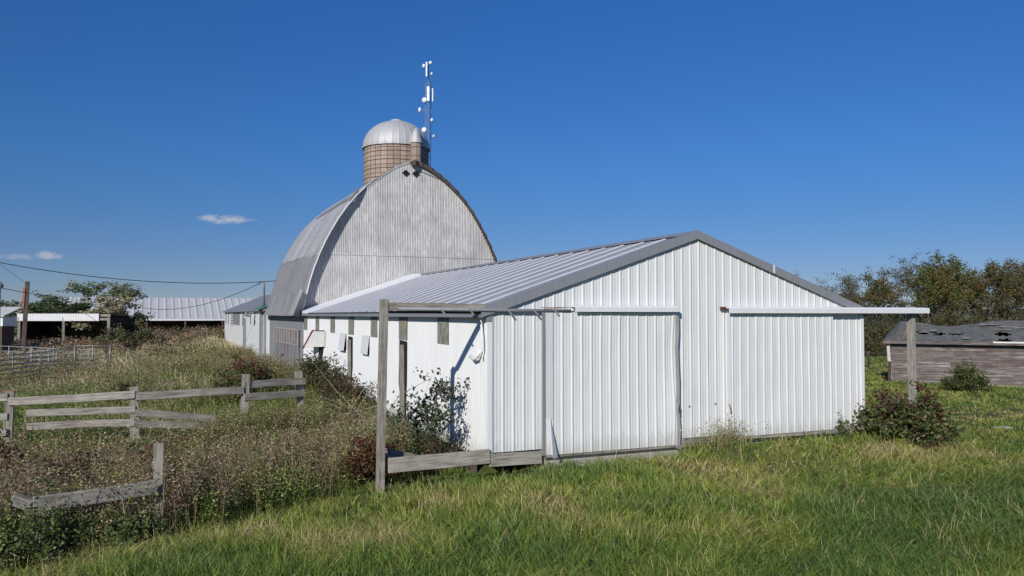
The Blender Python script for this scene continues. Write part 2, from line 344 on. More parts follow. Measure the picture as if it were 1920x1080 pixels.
M['wood'] = wood('weathered_grey_wood', (.33, .30, .25), (.11, .095, .08))
M['woodl'] = wood('pale_grey_wood', (.37, .34, .285), (.15, .13, .11))
M['woodd'] = wood('dark_weathered_wood', (.13, .105, .09), (.05, .04, .035), red=(.12, .05, .04))
M['woodblack'] = wood('black_boards', (.045, .038, .033), (.02, .017, .015))  # near-black boards for the shelter end walls
M['barnred'] = wood('faded_barn_boards', (.24, .225, .22), (.11, .10, .10), red=(.17, .10, .09))
M['peel'] = wood('peeling_white_paint', (.50, .48, .45), (.20, .13, .11), worn=(.18, .12, .10))
M['shack'] = wood('faded_grey_brown_clapboard', (.20, .17, .155), (.07, .055, .05), scale=.45, red=(.11, .07, .062), worn=(.40, .375, .355))
M['concrete'] = flat('old_concrete', (.38, .35, .30), .95)
M['green'] = flat('faded_green_metal', (.06, .20, .13), .6)
M['red'] = flat('faded_red_paint', (.20, .035, .03), .8)
M['cream'] = flat('cream_hatch', (.68, .66, .60), .6, var=.12)
M['dish'] = flat('white_plastic', (.8, .8, .8), .4, var=.05)
M['bluesteel'] = flat('blue_grey_steel', (.20, .26, .40), .5)
M['leaf'] = leafmat('leaves'); M['grass'] = leafmat('grass_blades', .38, .6, 2.2)
M['bark'] = wood('bark', (.13, .11, .095), (.05, .042, .036))
M['barkpale'] = wood('pale_dead_stems', (.30, .25, .19), (.17, .14, .11))
M['stemred'] = flat('red_stems', (.12, .022, .028), .6)
def fibre():
    m, nt, b = newmat('aged_fibreglass'); s = noise(nt, wcoords(nt, (1, 1, .6)), 7, 8, .7); s2 = noise(nt, wcoords(nt), 2.2, 5, .6)
    c = ramp(nt, s, [(.3, (.07, .075, .06)), (.52, (.20, .205, .165)), (.75, (.32, .32, .27))]); c = mix(nt, c, (.30, .13, .05), ramp(nt, s2, [(.56, (0, 0, 0)), (.68, (.8, .8, .8))]))
    nt.links.new(c, b.inputs['Base Color']); b.inputs['Roughness'].default_value = .55; return m
M['fibre'] = fibre()
def stave():
    m, nt, b = newmat('silo_staves'); t = nt.nodes.new('ShaderNodeUVMap')
    def brick(msz, sm_, off=0., bw=.38, rh=.75):
        k = N(nt, 'TexBrick', offset=off, Scale=1., Mortar_Size=msz, Mortar_Smooth=sm_, Brick_Width=bw, Row_Height=rh); nt.links.new(t.outputs[0], k.inputs['Vector']); return k
    k = brick(.024, .1, .0, .46, .6); k.inputs['Color1'].default_value = (.46, .36, .28, 1); k.inputs['Color2'].default_value = (.36, .275, .21, 1); k.inputs['Mortar'].default_value = (.10, .07, .055, 1)
    k2 = brick(.006, .1, .0, .23, 3.); k2.inputs['Color1'].default_value = (1, 1, 1, 1); k2.inputs['Color2'].default_value = (.78, .76, .74, 1); k2.inputs['Mortar'].default_value = (.4, .36, .33, 1)
    kk = mix(nt, k.outputs['Color'], k2.outputs['Color'], 1.0, 'MULTIPLY')
    s = noise(nt, wcoords(nt), 3, 6, .65); c = mix(nt, kk, (.14, .11, .09), ramp(nt, s, [(.5, (0, 0, 0)), (.8, (.6, .6, .6))]))
    nt.links.new(c, b.inputs['Base Color']); b.inputs['Roughness'].default_value = .9; bump(nt, b, s, .4, .02); return m
M['stave'] = stave()
def roofshingle():
    m, nt, b = newmat('mossy_old_shingles'); w = wcoords(nt, (1, 1, 1)); s = noise(nt, w, 1.1, 7, .7); s2 = noise(nt, wcoords(nt, (1, 1, 7)), 3.2, 7, .75)
    c = ramp(nt, s2, [(.32, (.035, .038, .034)), (.5, (.11, .11, .105)), (.7, (.20, .195, .17))]); c = mix(nt, c, (.10, .125, .085), ramp(nt, s, [(.5, (0, 0, 0)), (.7, (.7, .7, .7))]))
    nt.links.new(c, b.inputs['Base Color']); b.inputs['Roughness'].default_value = .95; bump(nt, b, s2, .6, .02); return m
M['shingle'] = roofshingle()
def groundmat():
    m, nt, b = newmat('grassy_earth'); w = wcoords(nt); s = noise(nt, w, .25, 6, .6); s2 = noise(nt, w, 5, 6, .7); s3 = noise(nt, w, .02, 4, .5)
    c = ramp(nt, s2, [(.3, (.045, .055, .016)), (.55, (.085, .105, .028)), (.8, (.17, .15, .07))])
    c2 = mix(nt, c, (.13, .105, .055), ramp(nt, s, [(.5, (0, 0, 0)), (.7, (.7, .7, .7))])); c3 = mix(nt, c2, (.08, .11, .035), ramp(nt, s3, [(.45, (0, 0, 0)), (.6, (.6, .6, .6))]))
    nt.links.new(c3, b.inputs['Base Color']); b.inputs['Roughness'].default_value = 1; b.inputs['Specular IOR Level'].default_value = .1; bump(nt, b, s2, .6, .05); return m
M['ground'] = groundmat()

# ------------------------------------------------------------------ ground
def axis(lo, hi, c0, c1, fine):
    a = [c0 + fine * i for i in range(int((c1 - c0) / fine) + 1)]; s = fine
    while a[-1] < hi: s *= 1.25; a.append(a[-1] + s)
    s = fine; b = []; x = c0
    while x > lo: s *= 1.25; x -= s; b.append(x)
    return np.array(b[::-1] + a)
gx = axis(-1500, 1500, -22, 34, .3); gy = axis(-300, 3000, -13, 30, .3)
XX, YY = np.meshgrid(gx, gy, indexing='ij')
g = grid('ground', np.stack([XX, YY, gz(XX, YY)], -1), M['ground'], smooth=True); tag(g, kind='structure')

# ------------------------------------------------------------------ white machine shed
SW, SL, EH, RH = 10.13, 21.7, 2.86, 4.56
shed = thing('machine_shed', 'long white ribbed steel machine shed with a low gable and two sliding doors', 'shed', (SW / 2, SL / 2, -.3))
def rooftop(x): return EH + (RH - EH) * (1 - np.abs(x - SW / 2) / (SW / 2))
ts, hs = prof_ag(0.03, SW - .02, phase=.11)
nz = 14; fz = np.linspace(0, 1, nz)
T = ts[:, None] + 0 * fz; top = rooftop(ts) - .03
Z = .015 + (top - .015)[:, None] * fz
dent = .012 * (fbm(T * .9, Z * .9, 11.) - .5)
grid('front_wall', np.stack([T, -(hs[:, None] + dent), Z], -1), M['front'], shed)
MB().box(-.008, .10, -.03, -.002, .0, EH - .05).build('corner_trim', M['trim_white'], shed, bevel=.003)
MB().box(SW - .08, SW + .03, -.03, -.002, .03, EH - .05).build('corner_trim', M['trim_white'], shed, bevel=.003)
ts, hs = prof_cor(0.0, SL, .0676, .009, 6)
fz = np.linspace(0, 1, 12); T = ts[:, None] + 0 * fz; Z = -.12 + (EH - .02 + .12) * fz[None, :] + 0 * T
dent = .02 * (fbm(T * .7, Z * .7, 12.) - .5)
grid('side_wall', np.stack([-(hs[:, None] + dent), T, Z], -1), M['side'], shed)
MB().box(SW - .01, SW, .0, SL, -.1, EH).build('back_side_wall', M['side'], shed)
MB().add([(0, SL, 0), (SW, SL, 0), (SW, SL, EH), (SW / 2, SL, RH - .05), (0, SL, EH)], [(0, 1, 2, 3, 4)]).build('end_wall', M['side'], shed)
# roof: two ribbed slopes
ov = .16
for sgn, nm in ((-1, 'roof'), (1, 'roof')):
    ts, hs = prof_ag(-.04, SL - 1.88 if sgn < 0 else SL, pitch=.9144, phase=.03, hh=.022, top=.03, side=.03, minor=.004)
    fs = np.linspace(0, 1, 9); sl_ = (RH - EH) / (SW / 2); n = np.array([sgn * math.sin(math.atan(sl_)), math.cos(math.atan(sl_))])
    wv = .010 * (fbm(ts[:, None] * .6, fs[None, :] * 6, 3.) - .5)
    X = SW / 2 + sgn * fs * (SW / 2 + ov); Zr = RH + .02 - fs * (SW / 2 + ov) * sl_
    P = np.stack([X[None, :] + n[0] * (hs[:, None] + wv), ts[:, None] + 0 * fs, Zr[None, :] + n[1] * (hs[:, None] + wv)], -1)
    grid(nm, P, M['ribroof_shaded'], shed)
# smooth bright last sheet where the roof dies into the barn
xs = [-ov, SW / 2]
MB().hexa([(-ov, SL - 1.9, EH - .015), (-ov, SL + .08, EH + .07), (-ov, SL + .08, EH - .06), (-ov, SL - 1.9, EH - .06)],
          [(SW / 2, SL - 1.9, RH + .05), (SW / 2, SL + .08, RH + .14), (SW / 2, SL + .08, RH - .02), (SW / 2, SL - 1.9, RH - .02)]).build('roof_flashing', M['flash'], shed)
MB().hexa([(SW / 2 - .20, -.06, RH - .015), (SW / 2, -.06, RH + .085), (SW / 2 + .20, -.06, RH - .015), (SW / 2, -.06, RH + .05)],
          [(SW / 2 - .20, SL, RH - .015), (SW / 2, SL, RH + .085), (SW / 2 + .20, SL, RH - .015), (SW / 2, SL, RH + .05)]).build('ridge_cap', M['trim_grey'], shed)
for sgn in (-1, 1):
    a = Vector((SW / 2 + sgn * (SW / 2 + ov), 0, EH - .055)); t = Vector((SW / 2, 0, RH + .005)); dz = Vector((0, 0, .105)); 
    for y0, y1, lo, hi, mt in ((-.085, -.065, -.115, .075, 'trim_grey'),):
        MB().hexa([a + Vector((0, y0, lo)), a + Vector((0, y1, lo)), a + Vector((0, y1, hi)), a + Vector((0, y0, hi))],
                  [t + Vector((0, y0, lo)), t + Vector((0, y1, lo)), t + Vector((0, y1, hi)), t + Vector((0, y0, hi))]).build('rake_trim', M[mt], shed)
    MB().hexa([a + Vector((0, -.083, .055)), a + Vector((0, .12, .055)), a + Vector((0, .12, .078)), a + Vector((0, -.083, .078))],
              [t + Vector((0, -.083, .055)), t + Vector((0, .12, .055)), t + Vector((0, .12, .078)), t + Vector((0, -.083, .078))]).build('rake_cap', M['trim_grey'], shed)
MB().hexa([(7.22, -.092, 4.02 - .28), (7.27, -.092, 4.0 - .28), (7.27, -.092, 4.0 - .10), (7.22, -.092, 4.02 - .10)], [(7.22, -.087, 4.02 - .28), (7.27, -.087, 4.0 - .28), (7.27, -.087, 4.0 - .10), (7.22, -.087, 4.02 - .10)]).build('trim_joint', M['trim_white'], shed)
MB().box(-ov - .02, -ov + .06, -.02, SL, EH - .165, EH - .075).build('eave_trim', M['trim_grey'], shed)
MB().box(-ov + .061, -.02, .01, SL, EH - .16, EH - .13).build('soffit', M['trim_grey'], shed)
MB().box(SW + ov - .06, SW + ov + .02, -.02, SL, EH - .165, EH - .075).build('eave_trim', M['trim_grey'], shed)
# foundation and skirt boards
MB().box(1.2, SW - .02, .03, .15, -.6, .01).build('foundation', M['concrete'], shed)
MB().box(.02, .14, .9, SL, -.8, -.05).build('foundation', M['woodd'], shed)
board('skirt_board', (-2.02, -.075, -.055), (.02, -.075, -.03), .04, .28, M['woodl'], shed, warp=.006)
board('skirt_board', (.022, -.06, -.125), (1.16, -.06, -.13), .04, .25, M['woodl'], shed, warp=.004)
board('skirt_board', (4.55, -.035, -.09), (5.80, -.035, -.09), .04, .18, M['wood'], shed, warp=.003)
board('skirt_board', (9.14, -.035, -.09), (SW, -.035, -.09), .04, .2, M['wood'], shed, warp=.003)
board('brace_board', (-1.98, .35, .12), (-1.15, .5, -.12), .04, .16, M['wood'], shed)
# left open frame: post, beam and bare door track
board('track_post', (-2.17, 0.0, -1.0), (-2.085, .0, 3.04), .14, .14, M['wood'], shed, warp=.008)
board('track_beam', (-2.06, -.03, 2.905), (.05, -.03, 2.885), .04, .15, M['wood'], shed, warp=.004)
board('track_beam', (-2.01, .06, 2.80), (.0, .06, 2.785), .05, .05, M['woodd'], shed, warp=.004)
MB().tube([(-1.85, -.09, 2.86), (.6, -.09, 2.835), (1.82, -.10, 2.825)], .034, 8).build('track_rail', M['trim_grey'], shed, True)
MB().bar((1.15, -.105, 2.90), (1.70, -.11, 2.895), .04, .012).bar((1.2, -.10, 2.865), (1.85, -.12, 2.90), .03, .010).build('bent_track_cover', M['rust'], shed)
for x, a in ((-1.02, .1), (-.42, .08), (.38, .1), (.94, .12), (1.42, .1)):
    MB().bar((x, -.135, 2.86), (x + a, -.14, 2.74), .035, .006, (0, 1, 0)).build('track_bracket', M['trim_grey'], shed)
MB().box(-.04, .07, -.05, -.035, 2.62, 2.8).build('corner_plate', M['galvgrey'], shed)
# track covers, right post
def cover(x0, x1, z0, z1):
    P = [(-.03, z1 + .012), (-.205, z1 - .005), (-.22, z1 - .03), (-.22, z0), (-.205, z0), (-.205, z1 - .035), (-.03, z1 - .02)]
    n = len(P); b = MB(); b.add([(x0, y, z) for y, z in P] + [(x1, y, z) for y, z in P], [(i, (i + 1) % n, n + (i + 1) % n, n + i) for i in range(n)] + [tuple(range(n))[::-1], tuple(range(n, 2 * n))])
    return b
cover(1.87, 4.45, 2.81, 2.935).build('track_cover', M['trim_white'], shed)
cv = cover(5.82, 12.28, 2.785, 2.925); cv.build('track_cover', M['trim_white'], shed)
MB().box(5.70, 5.82, -.10, -.03, 2.86, 2.93).build('track_end', M['rust'], shed)
MB().box(5.9, 12.1, -.14, -.04, 2.83, 2.86).build('track_rail', M['trim_grey'], shed)
board('track_post', (11.90, .03, -1.0), (11.90, .03, 2.96), .15, .15, M['woodl'], shed, warp=.006)
# sliding doors
def slide_door(x0, x1, z0, z1, y, ph, seed, bulge=.0):
    ts, hs = prof_ag(x0, x1, phase=ph); fz = np.linspace(0, 1, 18); T = ts[:, None] + 0 * fz; Z = z0 + (z1 - z0) * fz[None, :] + 0 * T
    u = (T - x0) / (x1 - x0)
    dent = .035 * (fbm(T * 1.1, Z * 1.1, seed) - .5) + bulge * np.exp(-((u - 1) / .08) ** 2) * np.sin(Z * 2.4) * .6
    Y = y - hs[:, None] - dent
    d = grid('sliding_door', np.stack([T + bulge * .25 * np.exp(-((u - 1) / .05) ** 2) * np.sin(Z * 2.1 + 1), Y, Z], -1), M['front'], shed)
    MB().box(x0 + .01, x1 - .01, y + .012, y + .04, z0 - .05, z0 + .03).build('bottom_rail', M['wood'], d)
    MB().box(x0 + .01, x1 - .01, y + .012, y + .04, z1 - .08, z1).build('top_rail', M['wood'], d)
    return d
d1 = slide_door(1.21, 4.46, -.10, 2.79, -.10, .02, 21., .05)
MB().box(1.165, 1.215, -.13, -.085, -.1, 2.8).build('edge_trim', M['galvgrey'], d1)
MB().hexa([(1.225, -.145, .62), (1.40, -.125, .62), (1.40, -.118, .62), (1.225, -.138, .62)], [(1.225, -.150, 2.78), (1.39, -.13, 2.78), (1.39, -.123, 2.78), (1.225, -.143, 2.78)]).build('edge_trim', M['trim_white'], d1)
MB().hexa([(1.28, -.36, -.13), (1.46, -.22, -.14), (1.46, -.21, -.12), (1.28, -.35, -.11)], [(1.215, -.15, .63), (1.33, -.145, .62), (1.33, -.135, .62), (1.215, -.14, .63)]).build('bent_trim', M['trim_white'], d1)
bt = MB(); zz = np.linspace(-.1, 2.72, 9); xo = [4.475 + .018 * math.sin(i * 1.9) + (.02 if i < 4 else 0) for i in range(9)]
for i in range(8):
    bt.hexa([(xo[i] - .075, -.145, zz[i]), (xo[i] + .02, -.13, zz[i]), (xo[i] + .02, -.10, zz[i]), (xo[i] - .075, -.115, zz[i])], [(xo[i + 1] - .075, -.145, zz[i + 1]), (xo[i + 1] + .02, -.13, zz[i + 1]), (xo[i + 1] + .02, -.10, zz[i + 1]), (xo[i + 1] - .075, -.115, zz[i + 1])])
bt.build('edge_trim', M['galv'], d1)
MB().tube([(4.47, -.17, .78), (4.44, -.19, .72), (4.45, -.18, .64), (4.49, -.16, .60)], .012, 6).build('door_latch', M['rust'], d1)
MB().lathe((4.47, -.13, -.14), [(.0, -.03), (.055, -.03), (.055, .03), (0, .03)], 12, (0, 1, 0)).build('guide_roller', M['galvgrey'], d1)
d2 = slide_door(5.85, 9.06, -.03, 2.79, -.09, .06, 31.)
MB().box(5.82, 5.93, -.118, -.08, -.03, 2.79).build('edge_trim', M['trim_white'], d2)
MB().tube([(5.86, -.13, .72), (5.83, -.20, .69), (5.85, -.20, .58), (5.90, -.13, .52)], .011, 6).build('door_handle', M['rust'], d2)
board('bottom_board', (5.85, -.12, -.06), (9.06, -.12, -.09), .03, .06, M['wood'], d2)
for x, z in ((4.81, .72), (5.53, .74), (8.0, .62)):
    MB().add([(x, -.03, z), (x + .035, -.03, z + .03), (x + .06, -.03, z - .01), (x + .02, -.03, z - .03)], [(0, 1, 2, 3)]).build('dent', M['galvgrey'], shed)
# fibreglass windows high on the side wall
for y in (2.63, 5.87, 9.0, 12.1, 15.2, 18.3, 21.15):
    ts, hs = prof_cor(y - .38, y + .38, .0676, .009, 6); Z = np.array([2.08, 2.4, EH - .12]); T = ts[:, None] + 0 * Z
    grid('light_panel', np.stack([-(hs[:, None] + .022) + 0 * T, T, Z[None, :] + 0 * T], -1), M['fibre'], shed)
def torn(y0, y1, z0, z1, zb):
    """siding gone from a strip: bare post in the gap"""
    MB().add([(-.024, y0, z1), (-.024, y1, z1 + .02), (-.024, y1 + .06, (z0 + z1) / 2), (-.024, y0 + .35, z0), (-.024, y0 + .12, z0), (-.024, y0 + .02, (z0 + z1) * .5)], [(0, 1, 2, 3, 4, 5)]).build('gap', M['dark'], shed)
    board('bare_post', (-.05, (y0 + y1) / 2 - .05, z0), (-.05, (y0 + y1) / 2 + .06, z1 - .1), .05, .32, M['wood'], shed, upv=(0, 1, 0))
torn(5.5, 6.2, -.2, 2.05, 0); torn(11.85, 12.5, 0, 2.0, 0)
def flap(y0, y1, z0, z1, out):
    f_ = MB().hexa([(-out, y0, z0), (-.03, y0, z1), (-.03, y1, z1), (-out, y1, z0)], [(-out - .012, y0, z0), (-.042, y0, z1), (-.042, y1, z1), (-out - .012, y1, z0)]).build('wall_hatch', M['trim_white'], shed)
    MB().add([(-.02, y0 + .03, z0 + .02), (-.02, y1 - .03, z0 + .02), (-.02, y1 - .03, z1), (-.02, y0 + .03, z1)], [(0, 1, 2, 3)]).build('hatch_opening', M['dark'], shed)
    return f_
flap(9.52, 10.37, 1.52, 2.10, .09); flap(12.85, 13.75, 1.5, 2.10, .11)
MB().hexa([(-.04, 16.62, 1.50), (-.03, 16.6, 2.11), (-.03, 19.2, 2.05), (-.50, 18.5, 1.42)], [(-.055, 16.62, 1.51), (-.045, 16.6, 2.12), (-.045, 19.2, 2.07), (-.51, 18.5, 1.44)]).build('cream_hatch', M['cream'], shed)
MB().bar((-.53, 18.52, 1.40), (-.05, 19.22, 2.08), .05, .16, (0, 1, 0)).bar((-.06, 16.6, 2.13), (-.06, 19.2, 2.09), .02, .025).build('hatch_frame', M['red'], shed)
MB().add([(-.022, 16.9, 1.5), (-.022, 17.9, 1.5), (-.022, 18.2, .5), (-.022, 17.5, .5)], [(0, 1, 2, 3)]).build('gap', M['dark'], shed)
MB().tube([(-.09, .12, 2.7), (-.07, .08, 2.2), (-.07, .08, 2.05), (-.12, .10, 1.9)], .022, 8).tube([(-.05, .2, 2.06), (-.10, .32, 1.88), (-.10, .50, 1.84), (-.12, .62, 1.90)], .035, 8).build('broken_downspout', M['trim_white'], shed, True)
# concrete strip before the doors
slab = MB().hexa([(1.3, -.55, -.6), (9.4, -.55, -.6), (9.4, .02, -.6), (1.3, .02, -.6)], [(1.3, -.42, -.33), (9.4, -.42, -.29), (9.4, .02, -.24), (1.3, .02, -.28)]).build('door_apron', M['concrete']); tag(slab, kind='structure')

# ------------------------------------------------------------------ gothic barn
BX, BY0, BY1 = 5.08, 21.8, 34.3
barn = thing('gothic_barn', 'tall round-arched grey metal barn with a corrugated gable behind the white shed', 'barn', (BX, 28, 0))
HP = [(0, 10.07), (.42, 9.93), (.88, 9.72), (1.32, 9.42), (1.75, 9.08), (2.2, 8.67), (2.6, 8.22), (3.0, 7.68), (3.35, 7.13), (3.68, 6.55), (3.95, 6.02), (4.2, 5.45), (4.42, 4.85), (4.6, 4.25), (4.75, 3.6), (4.85, 3.1), (4.98, 2.85), (5.28, 2.68)]
HPx = np.array([p[0] for p in HP]); HPz = np.array([p[1] for p in HP])
ts, hs = prof_cor(BX - 5.08, BX + 4.95, .082, .011, 6)
def bulge(d): return .24 * sm(1.2, 3.6, d)
dxl = np.abs(ts - BX); topz = np.interp(np.where(ts < BX, dxl - bulge(dxl - .1), dxl), HPx, HPz) - .04
for z0, z1, oy in ((0.3, 5.55, 0.0), (5.5, 99, -.022)):
    tz = np.minimum(topz, z1); k = tz > z0 + .02; tt = ts[k]; fz = np.linspace(0, 1, 16); T = tt[:, None] + 0 * fz; Z = z0 + (tz[k] - z0)[:, None] * fz
    dent = .03 * (fbm(T * .6, Z * .5, 41.) - .5)
    grid('gable_wall', np.stack([T, BY0 + oy - hs[k][:, None] - dent, Z], -1), M['galv'], barn)
# a flat boarded backing behind the steel
vs = [(BX + s * x, BY0 + .05, z - .1) for s, rg in ((1, HP), (-1, HP[::-1])) for x, z in rg[:-1 if s > 0 else None][0 if s > 0 else 1:]]
ys = np.concatenate([HPz[::1]])
arc = [(BX - x, z - .08) for x, z in HP[::-1]] + [(BX + x, z - .08) for x, z in HP[1:]]
arc = [(x, z) for x, z in arc if abs(x - BX) < 4.9]
for yb_ in (BY0 + .05, BY1 - .05):
    MB().add([(arc[0][0], yb_, 0)] + [(x, yb_, z) for x, z in arc] + [(arc[-1][0], yb_, 0)], [tuple(range(len(arc) + 2))]).build('gable_backing', M['woodd'], barn)
def roofsheet(x_fn, y0f, y1, sgn, name, k0=0, k1=None, off=.03, seed=51.):
    """one side of the arched roof between two points of the profile"""
    s = np.linspace(0, 1, 70); seg = np.r_[0, np.cumsum(np.hypot(np.diff(HPx), np.diff(HPz)))]; L = seg[-1]
    s0 = seg[k0] / L; s1 = seg[k1] / L if k1 else 1; ss = (s0 + (s1 - s0) * s) * L
    px = np.interp(ss, seg, HPx); pz = np.interp(ss, seg, HPz)
    for _ in range(3): px[1:-1] = (px[:-2] + px[2:] + 2 * px[1:-1]) / 4; pz[1:-1] = (pz[:-2] + pz[2:] + 2 * pz[1:-1]) / 4
    if sgn < 0: px = px + bulge(px) * sm(5.6, 4.9, px)
    nx = -np.gradient(pz); nz_ = np.gradient(px); ln = np.hypot(nx, nz_); nx /= ln; nz_ /= ln
    n = int((y1 - y0f(.5)) / .1 * 4); u = np.linspace(0, 1, max(n, 4))
    Y0 = y0f(s); Y = Y0[None, :] + (y1 - Y0)[None, :] * u[:, None]
    h = .006 * np.sin(Y / .1 * 2 * math.pi) + .05 * (fbm(Y * .5, ss[None, :] * .5 + 0 * Y, seed) - .5) + off
    # horizontal laps
    lap = (np.floor(ss / 2.3) * 2.3 - ss) * -.012; h = h + lap[None, :]
    return grid(name, np.stack([BX + sgn * (px[None, :] + nx * h), Y, pz[None, :] + nz_ * h], -1), M['galvroof'], barn)
def edge_main(s): return np.full(np.shape(s), BY0 - .03) if np.ndim(s) else BY0 - .03
def edge_over(s):
    s = np.asarray(s, float); v = BY0 - .08 - .30 * sm(0, .12, s) + .03 * np.sin(s * 11); return v if np.ndim(s) else float(v)
roofsheet(None, edge_main, BY1, -1, 'roof')
roofsheet(None, edge_over, BY0 + .02, -1, 'roof_overhang', 5, None, .045)
roofsheet(None, lambda s: np.full(np.shape(s), BY0 - .22) if np.ndim(s) else BY0 - .22, BY1, 1, 'roof')
re_ = MB(); q = [(x, z) for x, z in HP]
for i in range(5, len(q) - 1):
    (x0, z0), (x1, z1) = q[i], q[i + 1]; e0 = edge_over((i - 5) / 12.) - .01; e1 = edge_over((i - 4) / 12.) - .01; o0 = .055 if i < 16 else .05
    nn = Vector((z0 - z1, 0, -(x0 - x1))).normalized(); dx_, dz_ = abs(nn.x), abs(nn.z)
    b0 = float(bulge(np.array(x0))) * float(sm(5.6, 4.9, np.array(x0))); b1 = float(bulge(np.array(x1))) * float(sm(5.6, 4.9, np.array(x1)))
    re_.hexa([(BX - x0 - b0 - dx_ * .02, e0 - .02, z0 + dz_ * .02), (BX - x0 - b0 - dx_ * .02, e0 + .02, z0 + dz_ * .02), (BX - x0 - b0 - dx_ * .075, e0 + .02, z0 + dz_ * .075), (BX - x0 - b0 - dx_ * .075, e0 - .02, z0 + dz_ * .075)],
             [(BX - x1 - b1 - dx_ * .02, e1 - .02, z1 + dz_ * .02), (BX - x1 - b1 - dx_ * .02, e1 + .02, z1 + dz_ * .02), (BX - x1 - b1 - dx_ * .075, e1 + .02, z1 + dz_ * .075), (BX - x1 - b1 - dx_ * .075, e1 - .02, z1 + dz_ * .075)])
re_.build('rake_edge', M['trim_white'], barn)
# rusty bargeboard that follows the right half and the ridge tip
rk = MB(); q = [(x, z) for x, z in HP]
for i in range(len(q) - 2):
    (x0, z0), (x1, z1) = q[i], q[i + 1]
    rk.hexa([(BX + x0, BY0 - .24, z0 - .13), (BX + x0, BY0 - .18, z0 - .13), (BX + x0, BY0 - .18, z0 + .06), (BX + x0, BY0 - .24, z0 + .06)], [(BX + x1 + (.0), BY0 - .24, z1 - .13), (BX + x1, BY0 - .18, z1 - .13), (BX + x1 + .06, BY0 - .18, z1 + .05), (BX + x1 + .06, BY0 - .24, z1 + .05)])
rk.build('bargeboard', M['brown'], barn)
lt = MB()
for i in range(5):
    (x0, z0), (x1, z1) = q[i], q[i + 1]
    lt.hexa([(BX - x0, BY0 - .05, z0 - .05), (BX - x0, BY0 - .01, z0 - .05), (BX - x0, BY0 - .01, z0 + .03), (BX - x0, BY0 - .05, z0 + .03)], [(BX - x1, BY0 - .05, z1 - .05), (BX - x1, BY0 - .01, z1 - .05), (BX - x1, BY0 - .01, z1 + .03), (BX - x1, BY0 - .05, z1 + .03)])
lt.build('bargeboard', M['galv'], barn)
MB().hexa([(BX - .15, BY0 - .42, 9.78), (BX + .02, BY0 - .42, 9.86), (BX + .03, BY0 - .40, 10.1), (BX - .2, BY0 - .40, 10.0)], [(BX - .05, BY0, 9.78), (BX + .02, BY0, 9.86), (BX + .03, BY0, 10.1), (BX - .2, BY0, 10.0)]).build('ridge_hood', M['brown'], barn)
MB().hexa([(1.9, 21.45, 7.95), (2.2, 21.5, 7.9), (2.2, 21.52, 7.95), (1.9, 21.48, 8.0)], [(2.40, 21.5, 8.66), (2.46, 21.52, 8.62), (2.44, 21.54, 8.66), (2.41, 21.52, 8.69)]).build('torn_sheet', M['galvgrey'], barn)
MB().bar((BX + .25, BY0 - .06, 9.66), (BX + 1.25, BY0 - .06, 9.33), .03, .035).build('loose_trim', M['trim_grey'], barn)
for x in (4.70, 5.19):
    z = 9.48; r_ = .19
    MB().hexa([(x - r_, BY0 - .075, z), (x, BY0 - .075, z - r_ * .85), (x + r_, BY0 - .075, z), (x, BY0 - .075, z + r_ * .85)], [(x - r_, BY0 - .01, z), (x, BY0 - .01, z - r_ * .85), (x + r_, BY0 - .01, z), (x, BY0 - .01, z + r_ * .85)]).build('loft_vent', M['dark'], barn)
# hanging sheet and darker patch on the roof
MB().hexa([(-.75, 21.0, 2.80), (-.60, 20.92, 2.72), (-.18, 20.96, 3.80), (-.26, 21.05, 3.92)], [(-.35, 21.5, 2.66), (-.16, 21.45, 2.6), (.10, 21.5, 3.5), (-.02, 21.5, 3.7)]).build('hanging_sheet', M['galvgrey'], barn)
for k0, k1, ya, yb_ in ((5, 6, 24.0, 32.0),):
    o_ = roofsheet(None, lambda s: np.full(np.shape(s), 23.5) if np.ndim(s) else 23.5, 32., -1, 'roof_patch', k0, k1, .055); o_.data.materials.clear(); o_.data.materials.append(M['galvgrey'])
# side wall under the flare
ts, hs = prof_cor(BY0, BY1, .1, .006, 4); Z = np.array([.2, 1.5, 2.86]); T = ts[:, None] + 0 * Z
grid('side_wall', np.stack([.08 - hs[:, None] + 0 * T, T, Z[None, :] + 0 * T], -1), M['galvgrey'], barn)
MB().box(2 * BX - .12, 2 * BX - .08, BY0, BY1, 0, 2.9).build('side_wall', M['galvgrey'], barn)
MB().box(.02, .2, BY0 - .04, BY0 + .12, .2, 2.8).build('corner_board', M['galvgrey'], barn)
dr = MB().box(.0, .05, 23.2, 31.0, .42, 1.32).build('barn_door', M['barnred'], barn)
for i in range(20):
    y0 = 23.2 + i * .39; board('door_plank', (-.012, y0 + .19, .42), (-.012, y0 + .19, 1.30), .03, .36, M['barnred'] if i % 3 else M['galvgrey'], dr, upv=(0, 1, 0), bevel=0, segs=2)
wd = MB().box(-.01, .04, 23.2, 31.0, 1.34, 2.02).build('window_band', M['barnred'], barn)
fr_ = MB()
for i in range(10):
    y = 23.2 + i * 7.8 / 9; fr_.box(-.04, -.01, y - .035, y + .035, 1.36, 2.02)
fr_.box(-.045, -.012, 23.1, 31.1, 2.02, 2.07).box(-.045, -.012, 23.1, 31.1, 1.31, 1.35); fr_.build('window_frame', M['peel'], wd)
for i in range(22):
    y0 = 23.25 + i * .352; board('slat', (-.02, y0 + .17, 1.36), (-.02, y0 + .17, 2.01), .02, .30, M['barnred'] if i % 4 else M['wood'], wd, upv=(0, 1, 0), bevel=0, segs=1)
ap = MB().hexa([(-2.3, 21.9, -.3), (.05, 21.9, -.3), (.05, 33.5, -.3), (-1.7, 33.5, -.3)], [(-2.0, 21.9, .15), (.05, 21.9, .42), (.05, 33.5, .42), (-1.4, 33.5, .3)]).build('barn_apron', M['concrete']); tag(ap, kind='structure')

